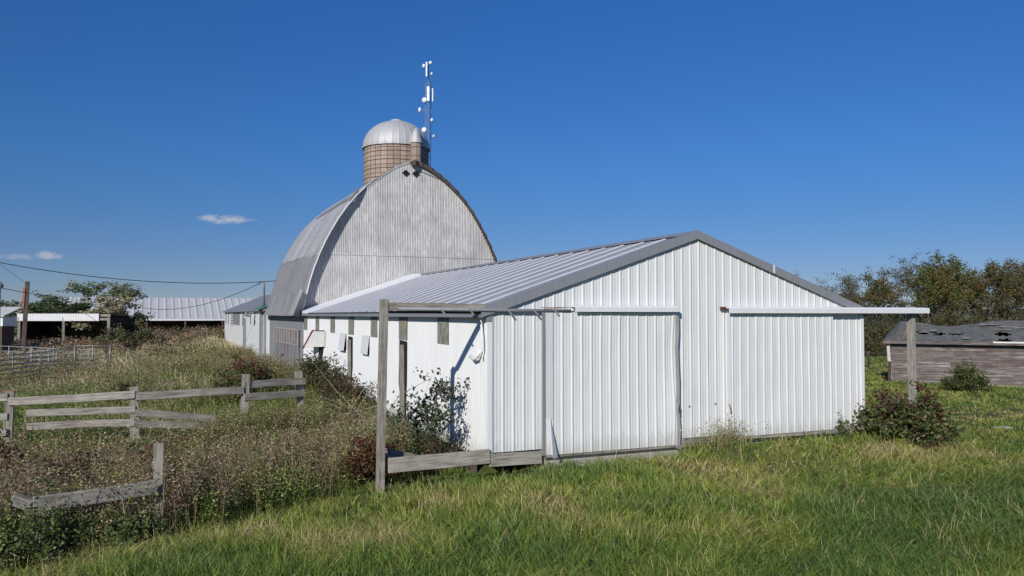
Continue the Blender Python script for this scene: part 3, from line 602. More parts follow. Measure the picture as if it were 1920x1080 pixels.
# ------------------------------------------------------------------ silo
SX, SY, SR = 9.58, 40.84, 2.32
silo = thing('silo', 'round tan stave silo with a ribbed metal dome behind the barn', 'silo', (SX, SY, 0))
def cyl_uv(name, cx, cy, r, z0, z1, mat, parent, n=64, a0=0, a1=2 * math.pi):
    b = MB(); full = abs(a1 - a0 - 2 * math.pi) < 1e-6
    for i in range(n + 1):
        t = a0 + (a1 - a0) * i / n; b.v += [(cx + r * math.cos(t), cy + r * math.sin(t), z0), (cx + r * math.cos(t), cy + r * math.sin(t), z1)]
    for i in range(n): b.f.append((2 * i, 2 * i + 2, 2 * i + 3, 2 * i + 1))
    o = b.build(name, mat, parent); uv = o.data.uv_layers.new(name='UVMap')
    for p in o.data.polygons:
        for li, vi in zip(p.loop_indices, p.vertices): uv.data[li].uv = ((a0 + (a1 - a0) * (vi // 2) / n) * r, z0 if vi % 2 == 0 else z1)
    return o
cyl_uv('body', SX, SY, SR, -.3, 14.75, M['stave'], silo)
hp = MB()
for z in np.arange(.35, 14.7, .6):
    hp.lathe((SX, SY, z), [(SR + .002, -.018), (SR + .03, -.018), (SR + .03, .018), (SR + .002, .018)], 48)
hp.build('hoops', M['woodd'], silo)
pr_ = [(SR + .10, -.12), (SR + .10, .0)] + [((SR + .06) * math.cos(a), 1.98 * math.sin(a)) for a in np.linspace(.02, 1.52, 16)] + [(.05, 2.0)]
b = MB(); NG = 32; n0 = 0
for r_, h in pr_:
    for k in range(NG * 4):
        t = 2 * math.pi * k / (NG * 4); rr = r_ * (1 + (.007 if k % 4 == 0 else 0)); b.v.append((SX + rr * math.cos(t), SY + rr * math.sin(t), 14.72 + h + (.008 if k % 4 == 0 and r_ < SR else 0)))
for i in range(len(pr_) - 1):
    for k in range(NG * 4):
        k2 = (k + 1) % (NG * 4); b.f.append((i * NG * 4 + k, i * NG * 4 + k2, (i + 1) * NG * 4 + k2, (i + 1) * NG * 4 + k))
b.build('dome', M['dome'], silo)
MB().lathe((SX, SY, 16.68), [(.45, 0), (.42, .1), (.2, .16), (0, .17)], 20).build('dome_cap', M['dome'], silo, True)
ca = math.atan2(CAM.y - SY, CAM.x - SX) + R(34); cx, cy = SX + (SR + .12) * math.cos(ca), SY + (SR + .12) * math.sin(ca)
cyl_uv('chute', cx, cy, .40, 0, 14.75, M['stave'], silo, 24)
MB().lathe((cx, cy, 14.72), [(.47, 0), (.42, .2), (.27, .7), (.10, 1.05), (0, 1.12)], 20).build('chute_cap', M['dome'], silo, True)

# ------------------------------------------------------------------ antenna tower
AX, AY = 13.85, 46.6
ant = thing('antenna_tower', 'slim blue lattice radio mast carrying white dishes and panel antennas, rising behind the silo', 'radio mast', (AX, AY, 0))
W3 = .24; legs = [Vector((AX + W3 * math.cos(a), AY + W3 * math.sin(a), 0)) for a in (.3, .3 + 2.094, .3 + 4.189)]
lb = MB(); br = MB(); H = 21.6
for l in legs: lb.tube([l, l + Vector((0, 0, H))], .03, 6)
z = 0
while z < H - .4:
    for i in range(3):
        a, b_ = legs[i], legs[(i + 1) % 3]; br.tube([a + Vector((0, 0, z)), b_ + Vector((0, 0, z + .42))], .017, 4, False); br.tube([b_ + Vector((0, 0, z + .42)), a + Vector((0, 0, z + .84))], .017, 4, False)
    z += .84
lb.build('mast_legs', M['bluesteel'], ant); br.build('mast_lattice', M['bluesteel'], ant)
MB().tube([(AX, AY, H - 1), (AX, AY, 23.3)], .035, 6).build('mast_top', M['steel'], ant)
rv = Vector((RGT[0], RGT[1], 0)); fv = Vector((FWD[0], FWD[1], 0))
def dish(dx, z, r_, yaw, mat='dish'):
    c = Vector((AX, AY, z)) + rv * dx; ax_ = (rv * math.sin(yaw) - fv * math.cos(yaw)).normalized()
    d = MB().lathe(c, [(.02, -.02), (r_ * .6, .02), (r_, .10), (r_ * .98, .13), (r_ * .55, .17), (0, .2)], 20, ax_).build('dish', M[mat], ant, True)
    MB().tube([c, Vector((AX, AY, z))], .02, 5).build('dish_arm', M['steel'], ant)
for a in ((-.32, 22.95, .16, -.7), (.16, 23.2, .14, .2), (.2, 22.3, .13, .9), (-.28, 20.15, .22, -.4), (-.62, 19.35, .21, -1.0), (.24, 18.5, .17, .8), (-.3, 17.7, .22, -.3), (.36, 17.2, .14, 1.3), (-.42, 12.95, .2, -1.3)): dish(*a)
for dx, z, h, w in ((.02, 20.6, 1.2, .22), (.38, 20.5, 1.1, .10), (-.12, 22.6, 1.2, .13), (-.5, 12.6, .8, .10)):
    c = Vector((AX, AY, z)) + rv * dx - fv * .3; MB().bar(c - Vector((0, 0, h / 2)), c + Vector((0, 0, h / 2)), w, .12, tuple(fv)).build('panel_antenna', M['dish'], ant, bevel=.02)
dish(.72, 10.55, .36, 1.0, 'bluesteel')

# ------------------------------------------------------------------ low white annex beyond the barn
ax_ = thing('milking_annex', 'low white building with a grey roof running back from the barn side', 'outbuilding', (2, 50, 0))
MB().box(0, 6, BY1 + .02, 68, -.1, 3.08).build('wall', M['side'], ax_)
MB().hexa([(-.25, BY1 + .05, 3.05), (3.6, BY1 + .05, 4.65), (3.6, BY1 + .05, 4.57), (-.25, BY1 + .05, 2.97)], [(-.25, 68.3, 3.05), (3.6, 68.3, 4.65), (3.6, 68.3, 4.57), (-.25, 68.3, 2.97)]).build('roof', M['galvgrey'], ax_)
MB().hexa([(3.61, BY1 + .05, 4.65), (6.3, BY1 + .05, 3.05), (6.3, BY1 + .05, 2.97), (3.61, BY1 + .05, 4.57)], [(3.61, 68.3, 4.65), (6.3, 68.3, 3.05), (6.3, 68.3, 2.97), (3.61, 68.3, 4.57)]).build('roof', M['galvgrey'], ax_)
MB().add([(0.02, 68.01, 3.05), (6, 68.01, 3.05), (3.6, 68.01, 4.55)], [(0, 1, 2)]).build('end_gable', M['side'], ax_)
for y, w, h in ((66.2, .9, 1.0), (63.2, .8, 1.0), (49.5, .7, 1.0), (44.0, .5, .8), (41.5, .3, .9)):
    MB().box(-.03, -.004, y - w / 2, y + w / 2, 2.9 - h, 2.92).build('light_panel', M['fibre'], ax_)
wi = MB().box(-.02, -.004, 52.2, 60.5, 1.9, 2.93).build('window', M['galvgrey'], ax_)
fb = MB()
for k in range(5): fb.bar((-.05, 58.5 - k * .1, 2.8 - k * .22), (-.05, 60.5, 2.72 - k * .22), .03, .09)
fb.build('broken_frame', M['trim_white'], wi)
for y, zt, w in ((47.7, 2.5, .9), (37.3, 2.95, .8), (35.4, 3.1, .2)): MB().box(-.12, -.02, y - w / 2, y + w / 2, 0, zt).build('post', M['galvgrey'], ax_)
MB().hexa([(-.5, 34.9, 3.06), (.1, 34.9, 3.30), (.1, 37.0, 3.30), (-.5, 37.0, 3.06)], [(-.5, 34.9, 3.12), (.1, 34.9, 3.36), (.1, 37.0, 3.36), (-.5, 37.0, 3.12)]).build('awning', M['green'], ax_)
MB().tube([(-.1, 35.6, 3.2), (-.1, 35.6, 4.55), (-.16, 35.62, 4.72), (-.34, 35.66, 4.74), (-.42, 35.7, 4.6)], .06, 8).build('service_mast', M['steel'], ax_, True)
MB().tube([(-.1, 40.8, 2.9), (-.55, 40.9, 2.85)], .04, 6).lathe((-.6, 40.9, 2.6), [(.28, 0), (.22, .1), (.08, .2), (.06, .35)], 12).build('yard_lamp', M['steel'], ax_)

# ------------------------------------------------------------------ far pole shed
ps = thing('pole_shed', 'long open-fronted pole shed with a pale ribbed metal roof across the yard', 'shed', (0, 77, 0))
PY = 73.6; x0_, x1_ = -14.5, 16
ts, hs = prof_ag(x0_, x1_, pitch=.75, hh=.014, top=.02, side=.012, minor=.0)
for sgn, y0, y1 in ((1, PY, PY + 7.2), (-1, PY + 7.2, PY + 14.4)):
    za, zb = (2.34, 4.62) if sgn > 0 else (4.62, 2.34); s = np.linspace(0, 1, 4)
    P = np.stack([ts[:, None] + 0 * s, y0 + (y1 - y0) * s[None, :] + 0 * ts[:, None], za + (zb - za) * s[None, :] + hs[:, None]], -1); grid('roof', P, M['shedroof'], ps)
MB().box(x0_, x1_, PY - .03, PY + .03, 2.14, 2.33).build('fascia', M['trim_white'], ps)
MB().box(x0_, x1_, PY + 14.2, PY + 14.3, 0, 2.3).build('back_wall', M['woodd'], ps)
for x in (x0_, x1_): MB().box(x - .02, x + .02, PY + .1, PY + 14, 0, 2.3).build('end_wall', M['woodd'], ps)
MB().box(x0_ + .03, x1_ - .03, PY + 5.5, PY + 5.6, 0, 3.6).build('inner_wall', M['woodd'], ps)
for x in np.arange(x0_ + .3, x1_, 3.6): board('post', (x, PY + .1, -.2), (x, PY + .1, 2.2), .16, .16, M['woodd'], ps, segs=2)

# ------------------------------------------------------------------ open shelter
sh = thing('open_shelter', 'small open-fronted livestock shelter with a corrugated front lip, dark inside', 'shelter', (-12.6, 54.1, 0), rz=0)
def S2(x, y, z):     # shelter frame: x along the front, y back
    o = np.array([-15.66, 55.36]); ux = np.array([.913, -.407]); uy = np.array([.407, .913]); p = o + ux * x + uy * y; return (p[0], p[1], z)
def sbox(x0, x1, y0, y1, z0, z1): 
    return MB().hexa([S2(x0, y0, z0), S2(x1, y0, z0), S2(x1, y1, z0), S2(x0, y1, z0)], [S2(x0, y0, z1), S2(x1, y0, z1), S2(x1, y1, z1), S2(x0, y1, z1)])
ts, hs = prof_cor(0, 6.17, .12, .02, 6); Z = np.array([2.28, 2.83])
P = np.array([[S2(t, -.03 - h, z) for z in Z] for t, h in zip(ts, hs)]); grid('front_lip', P, M['trim_white'], sh)
ts, hs = prof_cor(-.1, 7.0, .12, .015, 4); P = np.array([[S2(t, y, zz_ + h) for y, zz_ in ((-.08, 2.86), (4.6, 2.55))] for t, h in zip(ts, hs)]); grid('roof', P, M['galv'], sh)
sbox(6.25, 7.0, -.02, .03, 2.32, 2.5).build('header_board', M['wood'], sh); sbox(6.25, 7.0, 0.04, .08, 2.6, 2.78).build('header_board', M['wood'], sh)
sbox(0, 7.0, 4.4, 4.5, 0, 2.5).build('back_wall', M['woodd'], sh); sbox(-.05, 0, 0.1, 4.4, 0, 2.5).build('end_wall', M['woodblack'], sh); sbox(6.95, 7.0, 0.1, 4.4, 0, 2.5).build('end_wall', M['woodblack'], sh)
sbox(0.1, 6.9, 4.3, 4.38, .9, 1.1).build('rail', M['woodd'], sh)
for x, w in ((.1, .18), (3.45, .17), (6.85, .2)): board('post', S2(x, .05, -.2), S2(x + .02, .05, 2.55), w, w, M['wood'], sh, segs=2)

# ------------------------------------------------------------------ left edge shed and pole, utility pole, wires
def screen(px, py, D):
    """ground-plan position of a thing seen at that bearing, D metres ahead"""
    d = Vector((RGT[0], RGT[1], 0)) * ((px - 960) / 1490 * D) + Vector((FWD[0], FWD[1], 0)) * D; return Vector((CAM.x + d.x, CAM.y + d.y, CAM.z + (590 - py) / 1490 * D))
ls = thing('tin_shed', 'small pale tin roofed shed at the left edge of the yard', 'shed', (-20, 52, 0))
a = screen(6, 600, 52); ux = -Vector((RGT[0], RGT[1], 0)); uy = Vector((FWD[0], FWD[1], 0))
def quadbox(o, dx, dy, z0, z1, ex=0): return MB().hexa([o + Vector((0, 0, z0 - o.z)), o + ux * dx + Vector((0, 0, z0 - o.z)), o + ux * dx + uy * dy + Vector((0, 0, z0 - o.z)), o + uy * dy + Vector((0, 0, z0 - o.z))], [o + Vector((0, 0, z1 - o.z)), o + ux * dx + Vector((0, 0, z1 - o.z)), o + ux * dx + uy * dy + Vector((0, 0, z1 - o.z)), o + uy * dy + Vector((0, 0, z1 - o.z))])
quadbox(a, 4, 1.5, 2.0, 2.6).build('wall', M['trim_white'], ls); quadbox(a + ux * .1 + uy * .1, 3.8, 1.3, 0, 1.98).build('wall', M['woodd'], ls)
t0 = a + Vector((0, 0, 2.62 - a.z)) - ux * .15 - uy * .15
MB().hexa([t0, t0 + ux * 4.3, t0 + ux * 4.3 + uy * 1.8 + Vector((0, 0, .6)), t0 + uy * 1.8 + Vector((0, 0, .6)) - ux * .1], [v + Vector((0, 0, .06)) for v in (t0, t0 + ux * 4.3, t0 + ux * 4.3 + uy * 1.8 + Vector((0, 0, .6)), t0 + uy * 1.8 + Vector((0, 0, .6)) - ux * .1)]).build('roof', M['shedroof'], ls)
e = screen(-2, 600, 36)
pl_ = thing('lamp_pole', 'thin grey pole with a hooded top cut by the left edge of the photo', 'lamp pole', (e.x, e.y, 0))
MB().tube([(e.x, e.y, 0), (e.x, e.y, 4.05)], .07, 8).build('pole', M['steel'], pl_)
MB().lathe((e.x, e.y, 3.98), [(.17, 0), (.17, .12), (.05, .28), (0, .3)], 10).build('hood', M['galvgrey'], pl_)
u = screen(49, 650, 51); 
up_ = thing('utility_pole', 'short dark timber pole with a rusty plate standing before the open shelter', 'utility pole', (u.x, u.y, .1))
board('pole', (u.x - .12, u.y, 0), (u.x + .06, u.y, 4.88), .24, .24, M['woodd'], up_)
board('rusty_plate', (u.x - .17, u.y - .14, 3.1), (u.x - .09, u.y - .14, 4.5), .04, .13, M['rust'], up_, upv=(1, 0, 0))
M['rustl'] = flat('peeling_orange_board', (.34, .17, .10), .9, var=.5)
up_.children[-1].data.materials[0] = M['rustl']
def wire(name, label, p, q, sag, r_=.016, mat='dark'):
    p = Vector(p); q = Vector(q); pts = []
    for i in range(25): t = i / 24; v = p.lerp(q, t); v.z -= sag * 4 * t * (1 - t); pts.append(v)
    o = MB().tube(pts, r_, 5).build(name, M[mat]); return tag(o, label, 'power line', 'overhead wires of the yard')
wire('power_line', 'highest black wire sweeping from the left edge to the barn roof', screen(-40, 485, 40), (.35, 34.0, 4.75), .55, .020)
wire('power_line', 'wire running from the left edge pole down to the tree behind the shelter', (e.x, e.y, 3.98), screen(108, 557, 58), .05, .017)
wire('power_line', 'thin wire coming steeply down to the top of the utility pole', screen(-20, 480, 47), (u.x, u.y, 4.75), .05, .010, 'steel')
wire('power_line', 'wire drooping from the annex mast over the far shed roof', (-.42, 35.7, 4.62), screen(205, 558, 66), 1.25, .018)

# ------------------------------------------------------------------ tube gates
def gate_bm(p, q, h0, h1, rails=6, sagm=0.):
    p = Vector(p); q = Vector(q); g_ = MB(); 
    for i in range(rails):
        z = h0 + (h1 - h0) * i / (rails - 1); g_.tube([p + Vector((0, 0, z)), (p + q) / 2 + Vector((0, 0, z - sagm * (i == rails - 1))), q + Vector((0, 0, z))], .024, 6)
    return g_
def gate(label, p, q, h=1.3, rails=6, sag=0.):
    t = thing('tube_gate', label, 'livestock gate', tuple(p), group='galvanised tube gates of the corral')
    gate_bm(p, q, .25, h, rails, sag).build('rails', M['steel'], t, True)
    P_ = Vector(p); Q = Vector(q)
    for f_ in (0, .5, 1): c = P_.lerp(Q, f_); MB().tube([c + Vector((0, 0, .12)), c + Vector((0, 0, h + .03))], .03, 6).build('upright', M['steel'], t, True)
    return t
def gp(px, D, z=None): v = screen(px, 650, D); v.z = gzf(v.x, v.y) if z is None else z; return v
gate('tube gate from the sagging corner to the middle post', gp(62, 37), gp(142, 37.5), 1.22, 6, .1)
gate('rightmost tube gate, ending at the shelter', gp(143, 37.6), gp(208, 38), 1.24, 6)
gate('nearest tube gate, angled toward the left edge', gp(76, 33), gp(-30, 29), 1.15, 6)
gate('tube gate standing between the two front posts', gp(78, 33.2), gp(108, 35), 1.15, 5)
gate('back left tube gate behind the angled one', gp(-20, 39), gp(60, 37), 1.2, 5)

# ------------------------------------------------------------------ plank fences
fence = thing('plank_fence', 'weathered three-rail plank fence crossing the yard in front of the gates', 'fence', (-6.4, 4.5, -.3))
posts = [screen(-60, 740, 16.9), screen(20, 740, 17.0), screen(257, 740, 17.3), screen(458, 740, 18.6), screen(572, 740, 19.9)]
tops = [1.05, 1.12, 1.19, 1.36, 1.34]
for i, (p, t) in enumerate(zip(posts, tops)):
    lean = -.16 if i == 4 else (.0, .02, -.03, .05)[i]
    po = board('post', (p.x, p.y, -.7), (p.x + lean, p.y, t), .17, .15, M['wood'], fence, warp=.01)
MB().box(posts[1].x - .088, posts[1].x + .112, posts[1].y - .082, posts[1].y + .082, 1.06, 1.135).build('post_cap', M['rustl'], fence)
off = Vector((0.0, -.11, 0))
for i in range(4):
    a, b_ = posts[i] + off, posts[i + 1] + off
    rails = {0: [(.98, .98), (.62, .60), (.3, .28)], 1: [(.93, 1.02), (.63, .72), (.36, .42)], 2: [(1.00, .98), (.62, .34), (.38, .16)], 3: [(1.10, 1.10), (.84, .83)]}[i]
    for (za, zb) in rails:
        aa = a.copy(); bb = b_.copy(); aa.z = za; bb.z = zb
        if i == 1 and za < .7: aa = aa.lerp(bb, .15)
        if i == 2 and za < .7: bb = aa.lerp(bb, .72)
        board('rail', aa, bb, .04, .165 if za > .7 else .15, M['woodl'] if za > .7 else M['wood'], fence, warp=.02)
f2 = thing('broken_fence', 'broken foreground fence corner with one square post and a tilted rail', 'fence', (-5.9, -.9, -.5))
p = screen(301, 830, 12.4); board('post', (p.x - .01, p.y, -.9), (p.x + .01, p.y, p.z), .14, .14, M['woodl'], f2, warp=.004)
a = screen(298, 907, 12.3); b_ = screen(72, 938, 11.2); board('rail', (a.x, a.y - .1, a.z), (b_.x, b_.y - .1, b_.z), .05, .21, M['woodl'], f2, warp=.02)
b2 = screen(30, 932, 11.0); board('rail', (b_.x + .2, b_.y - .02, b_.z - .14), (b2.x, b2.y, b2.z), .05, .18, M['wood'], f2, warp=.01)

# ------------------------------------------------------------------ old shack on the right
A = screen(1668, 640, 38); B = screen(1920, 642, 35.2); A.z = B.z = 0; dv = (B - A).normalized(); bv = Vector((-dv.y, dv.x, 0)); LS = 13.0
sk = thing('old_shack', 'collapsing low clapboard shack with a holed mossy shingle roof at the right', 'shack', tuple(A), 0)
def K(x, y, z): v = A + dv * x + bv * y; return Vector((v.x, v.y, z))
fb_ = -.75; ez = 1.52
MB().hexa([K(0, 0.04, fb_), K(LS, 0.04, fb_), K(LS, 4.2, fb_), K(0, 4.2, fb_)], [K(0, 0.04, ez - .15), K(LS, 0.04, ez), K(LS, 4.2, ez), K(0, 4.2, ez - .15)]).build('wall', M['shack'], sk)
nb = 15
for i in range(nb):
    z = -.36 + i * .125; x = 0
    while x < LS:
        L_ = random.uniform(2.2, 4.5); x2 = min(LS, x + L_)
        board('clapboard', K(x, .0 + random.uniform(-.012, .012), z + random.uniform(-.008, .008)), K(x2 - .02, .0, z + random.uniform(-.006, .006)), .03, .122, M['shack'], sk, bevel=0, segs=2); x = x2
MB().hexa([K(0, -.12, fb_), K(LS, -.12, fb_), K(LS, .02, fb_), K(0, .02, fb_)], [K(0, -.12, -.46), K(LS, -.12, -.44), K(LS, .02, -.4), K(0, .02, -.4)]).build('foundation', M['concrete'], sk)
board('corner_trim', K(-.02, -.04, -.3), K(-.10, -.05, 1.5), .05, .14, M['cream'], sk)
# sagging shingle roof with real holes
nu, nvv = 110, 34; U = np.linspace(-.35, LS + .3, nu); V_ = np.linspace(0, 1, nvv); vs = []; fs = []
for i, uu in enumerate(U):
    for j, vv in enumerate(V_):
        sag_ = -.24 * math.exp(-((uu - 2.6) / 1.4) ** 2) - .05 * math.sin(uu * 1.1)
        hip = max(0, .55 - (uu + .35) / 1.1) * vv * 1.3
        z = ez + .02 + (1.02 + sag_) * vv - hip + .03 * (float(vn(np.array(uu * 3.), np.array(vv * 9.), 3.)) - .5) - .02 * ((vv * nvv / 2) % 1)
        pt = K(uu, -.3 + vv * 2.5, z - .1); vs.append(tuple(pt))
for i in range(nu - 1):
    for j in range(nvv - 1):
        uu, vv = U[i], V_[j]
        hole = any(((uu - a_) / w_) ** 2 + ((vv - b_) / h_) ** 2 < 1 + .6 * math.sin(uu * 23 + vv * 41) for a_, b_, w_, h_ in ((1.25, .52, .24, .10), (1.95, .50, .22, .09), (2.65, .5, .27, .06), (4.5, .40, .32, .07), (4.55, .13, .3, .08), (5.8, .10, .2, .06)))
        if not hole: fs.append((i * nvv + j, (i + 1) * nvv + j, (i + 1) * nvv + j + 1, i * nvv + j + 1))
b = MB(); b.v = vs; b.f = fs; b.build('roof', M['shingle'], sk)
MB().hexa([K(.6, 2.25, 2.0), K(LS, 2.25, 2.2), K(LS, 4.5, 1.4), K(-.3, 4.5, 1.3)], [K(.6, 2.25, 2.04), K(LS, 2.25, 2.24), K(LS, 4.5, 1.44), K(-.3, 4.5, 1.34)]).build('roof', M['shingle'], sk)
MB().hexa([K(.02, .1, ez - .15), K(.02, 4.1, ez - .15), K(.06, 4.1, ez - .15), K(.06, .1, ez - .15)], [K(.7, 2.2, 2.15), K(.7, 2.3, 2.15), K(.74, 2.3, 2.15), K(.74, 2.2, 2.15)]).build('gable', M['shack'], sk)
board('fascia', K(-.3, -.30, ez - .06), K(LS, -.30, ez - .06), .04, .12, M['shack'], sk, warp=.02)
board('fascia', K(4.2, -.325, ez + .0), K(7.4, -.325, ez - .01), .03, .07, M['cream'], sk, warp=.01)
MB().hexa([K(-.2, .05, ez - .2), K(1.5, .05, ez - .2), K(1.5, .06, ez - .2), K(-.2, .06, ez - .2)], [K(-.2, -.02, ez - .02), K(1.5, -.02, ez - .02), K(1.5, -.01, ez - .02), K(-.2, -.01, ez - .02)]).build('rotten_eave', M['cream'], sk)
board('leaning_board', K(.55, .3, 1.5), K(.85, 1.3, 2.42), .03, .3, M['rustl'], sk)
for i in range(9):
    uu = random.uniform(.3, 7); vv = random.uniform(.15, .9); zz0 = ez + .0 + 1.0 * vv
    board('loose_shingle', K(uu, -.3 + vv * 2.5, zz0 - .02), K(uu + random.uniform(.3, .8), -.3 + vv * 2.5, zz0 - .02 + random.uniform(-.03, .05)), .16, .02, M['wood'], sk, upv=(0, -.4, 1), bevel=0, segs=2)

# ------------------------------------------------------------------ vegetation builders
def ribbons(base, h, w, az, lean, face, segs=3, curl=1.7, tip=0.0):
    """bent tapering blades; returns vertices, quads, tris"""
    n = len(h); s = np.linspace(0, 1, segs + 1); dirv = np.stack([np.cos(az), np.sin(az), 0 * az], -1); fv_ = np.stack([np.cos(face), np.sin(face), 0 * face], -1)
    rows = []
    for i, t in enumerate(s):
        c = base + dirv * (h * lean * t ** curl)[:, None]; c = c + np.stack([0 * h, 0 * h, h * t * np.sqrt(np.clip(1 - (lean * t) ** 2 * .55, .12, 1))], -1)
        ww = w * (1 - t) ** .6 * (1 if i else .8) / 2
        if i < segs: rows += [c - fv_ * ww[:, None], c + fv_ * ww[:, None]]
        else: rows += [c]
    V = np.stack(rows, 1); k = V.shape[1]; b0 = (np.arange(n) * k)[:, None]
    q = np.concatenate([b0 + np.array([[2 * i, 2 * i + 1, 2 * i + 3, 2 * i + 2]]) for i in range(segs - 1)], 0); t_ = b0 + np.array([[2 * segs - 2, 2 * segs - 1, 2 * segs]])
    return V.reshape(-1, 3), q, t_, k
def leaves(c, size, rs, droop=.3, asp=.5):
    """rhombic leaves at points c"""
    n = len(c); d = rs.normal(size=(n, 3)); d[:, 2] = d[:, 2] * .7 - droop; d /= np.linalg.norm(d, axis=1)[:, None]
    e_ = rs.normal(size=(n, 3)); e_ -= d * (e_ * d).sum(1)[:, None]; e_ /= np.linalg.norm(e_, axis=1)[:, None]; s = (size * rs.uniform(.6, 1.3, n))[:, None]
    nn = np.cross(d, e_) * s * .12
    V = np.stack([c, c + d * s * .5 + e_ * s * asp / 2 - nn, c + d * s, c + d * s * .5 - e_ * s * asp / 2 - nn], 1); q = (np.arange(n) * 4)[:, None] + np.arange(4)[None]
    return V.reshape(-1, 3), q
def jitter(cols, n, rs, probs=None, v=.25):
    cols = np.array(cols); k = rs.choice(len(cols), n, p=probs); c = cols[k] * rs.uniform(1 - v, 1 + v, (n, 1)) * rs.uniform(.92, 1.08, (n, 3)); return c
def bushy(name, label, cat, c, rad, nleaf, lsize, cols, probs=None, stems=24, stemmat='bark', seed=1, group=None, hollow=.35, droop=.3, asp=.5, stemr=.012, up=.35, top=None):
    """shrub: arching stems fan from the root, leaves cluster along their outer ends"""
    rs = np.random.default_rng(seed); t = thing(name, label, cat, tuple(c), group=group); c = np.array(c, float); rad = np.array(rad, float); sb = MB(); pts = []
    for i in range(stems):
        a = rs.uniform(0, 2 * math.pi); rr = rs.uniform(.1, 1.15) ** .6; hh = rs.uniform(.45, 1.15) * (1 - .62 * min(rr, 1.) ** 2)
        e_ = c + np.array([math.cos(a) * rr * rad[0], math.sin(a) * rr * rad[1], rad[2] * hh]); m_ = c + (e_ - c) * np.array([.35, .35, .62]) + rs.normal(0, .04, 3)
        root = c + np.array([math.cos(a), math.sin(a), 0]) * .08 * rs.uniform(0, 1, 1); root[2] = c[2] - .1
        P = [root + (m_ - root) * .5, m_, (m_ + e_) / 2 + rs.normal(0, .04, 3) * rad[2], e_]; sb.tube([root] + P, [stemr, stemr * .85, stemr * .7, stemr * .5, stemr * .2], 5, False)
        k = max(3, nleaf // stems // 4)
        for j in range(5):
            f_ = rs.uniform(hollow, 1.0); q0 = (m_ + (e_ - m_) * f_) if f_ > .3 else m_; tw = q0 + rs.normal(0, 1, 3) * np.array([.2, .2, .16]) * rad.mean(); tw[2] = max(tw[2], c[2] + .05)
            sb.tube([q0, (q0 + tw) / 2 + rs.normal(0, .015, 3), tw], [stemr * .4, stemr * .3, stemr * .12], 4, False)
            w_ = rs.uniform(0, 1, (k, 1)); pts.append(q0 + (tw - q0) * w_ + rs.normal(0, .055, (k, 3)) * rad.mean())
    pts = np.concatenate(pts); pts = pts[rs.permutation(len(pts))[:nleaf]]; pts = pts[pts[:, 2] > c[2] - .02]
    sb.build('stems', M[stemmat], t, True)
    V, q = leaves(pts, lsize, rs, droop, asp); n = len(pts)
    clump = vn(pts[:, 0] * 3.1 + pts[:, 2] * 2, pts[:, 1] * 3.1 - pts[:, 2] * 2.3, seed); col = jitter(cols, n, rs, probs) * (.72 + .56 * clump)[:, None]
    if top: pt_ = sm(.55, .9, (pts[:, 2] - c[2]) / rad[2] + rs.normal(0, .12, n)); m_ = rs.uniform(0, 1, n) < pt_ * .5; col[m_] = np.array(top) * rs.uniform(.7, 1.4, (m_.sum(), 1))
    put('leaves', npmesh('leaves', V, q, col=np.repeat(col, 4, 0)), M['leaf'], t); return t
def tree_mesh(seed, H, spread, nleaf, lsize, cols, probs, bare=.0, levels=4, trunk=.22, fork=.28):
    """returns (trunk builder, leaf mesh) around the origin"""
    rs = np.random.default_rng(seed); b = MB(); tips = []
    def grow(p, d, L, r_, lev):
        n = 5 if lev == 0 else 4; pts = [p]; rr = [r_]
        for i in range(n):
            d = d + rs.normal(0, .10 + .07 * lev, 3); d[2] += .05 * (lev > 0); d /= np.linalg.norm(d); p = p + d * L / n; pts.append(p); rr.append(r_ * (1 - .55 * (i + 1) / n))
        b.tube([tuple(q_) for q_ in pts], rr, 7 if lev == 0 else (5 if lev < 3 else 3), False)
        if lev >= levels - 1:
            tips.extend(pts[1:]); return
        if lev >= levels - 2: tips.extend(pts[2:])
        k = rs.integers(4, 6) if lev == 0 else rs.integers(3, 5)
        for i in range(k):
            f_ = 1.0 if i == 0 else rs.uniform(fork if lev == 0 else .3, 1); j = min(n, max(1, int(round(f_ * n)))); a = rs.uniform(0, 2 * math.pi); el = rs.uniform(.45, 1.0) * spread
            o = np.array([math.cos(a), math.sin(a), rs.uniform(-.15, .45)]); nd = d * (1 - .45 * el) + o * el * .75; nd /= np.linalg.norm(nd)
            grow(pts[j], nd, L * rs.uniform(.55, .8), rr[j] * .68, lev + 1)
    grow(np.array([0, 0, -.3]), np.array([0, 0, 1.]), H * .42, trunk, 0)
    tips = np.array(tips); sc_ = H / tips[:, 2].max(); 
    b.v = [(x * sc_, y * sc_, z * sc_) for x, y, z in b.v]; tips = tips * sc_
    cl = rs.uniform(0, 1, len(tips)) > bare; tips2 = tips[cl] if cl.any() else tips
    k = rs.integers(0, len(tips2), nleaf); c = tips2[k] + rs.normal(0, .20 if H > 4 else .32, (nleaf, 3)) * np.array([1, 1, .8]) * (H / 9)
    V, q = leaves(c, lsize, rs, .1, .7); hue = vn(c[:, 0] * .8 + seed, c[:, 1] * .8 + c[:, 2] * .9, seed)
    ci = np.clip((hue * len(cols) + rs.normal(0, .7, nleaf)).astype(int), 0, len(cols) - 1); col = np.array(cols)[ci] * rs.uniform(.7, 1.35, (nleaf, 1))
    return b, npmesh('crown', V, q, col=np.repeat(col, 4, 0))
def make_tree(name, label, loc, b, me, group=None, cat='tree', bark='bark', rz=0, sc_=1.):
    t = thing(name, label, cat, (0, 0, 0), group=group); tr = b.build('trunk', M[bark], t, True); put('crown', me, M['leaf'], t); t.location = loc; t.rotation_euler = (0, 0, rz); t.scale = (sc_,) * 3
    return t
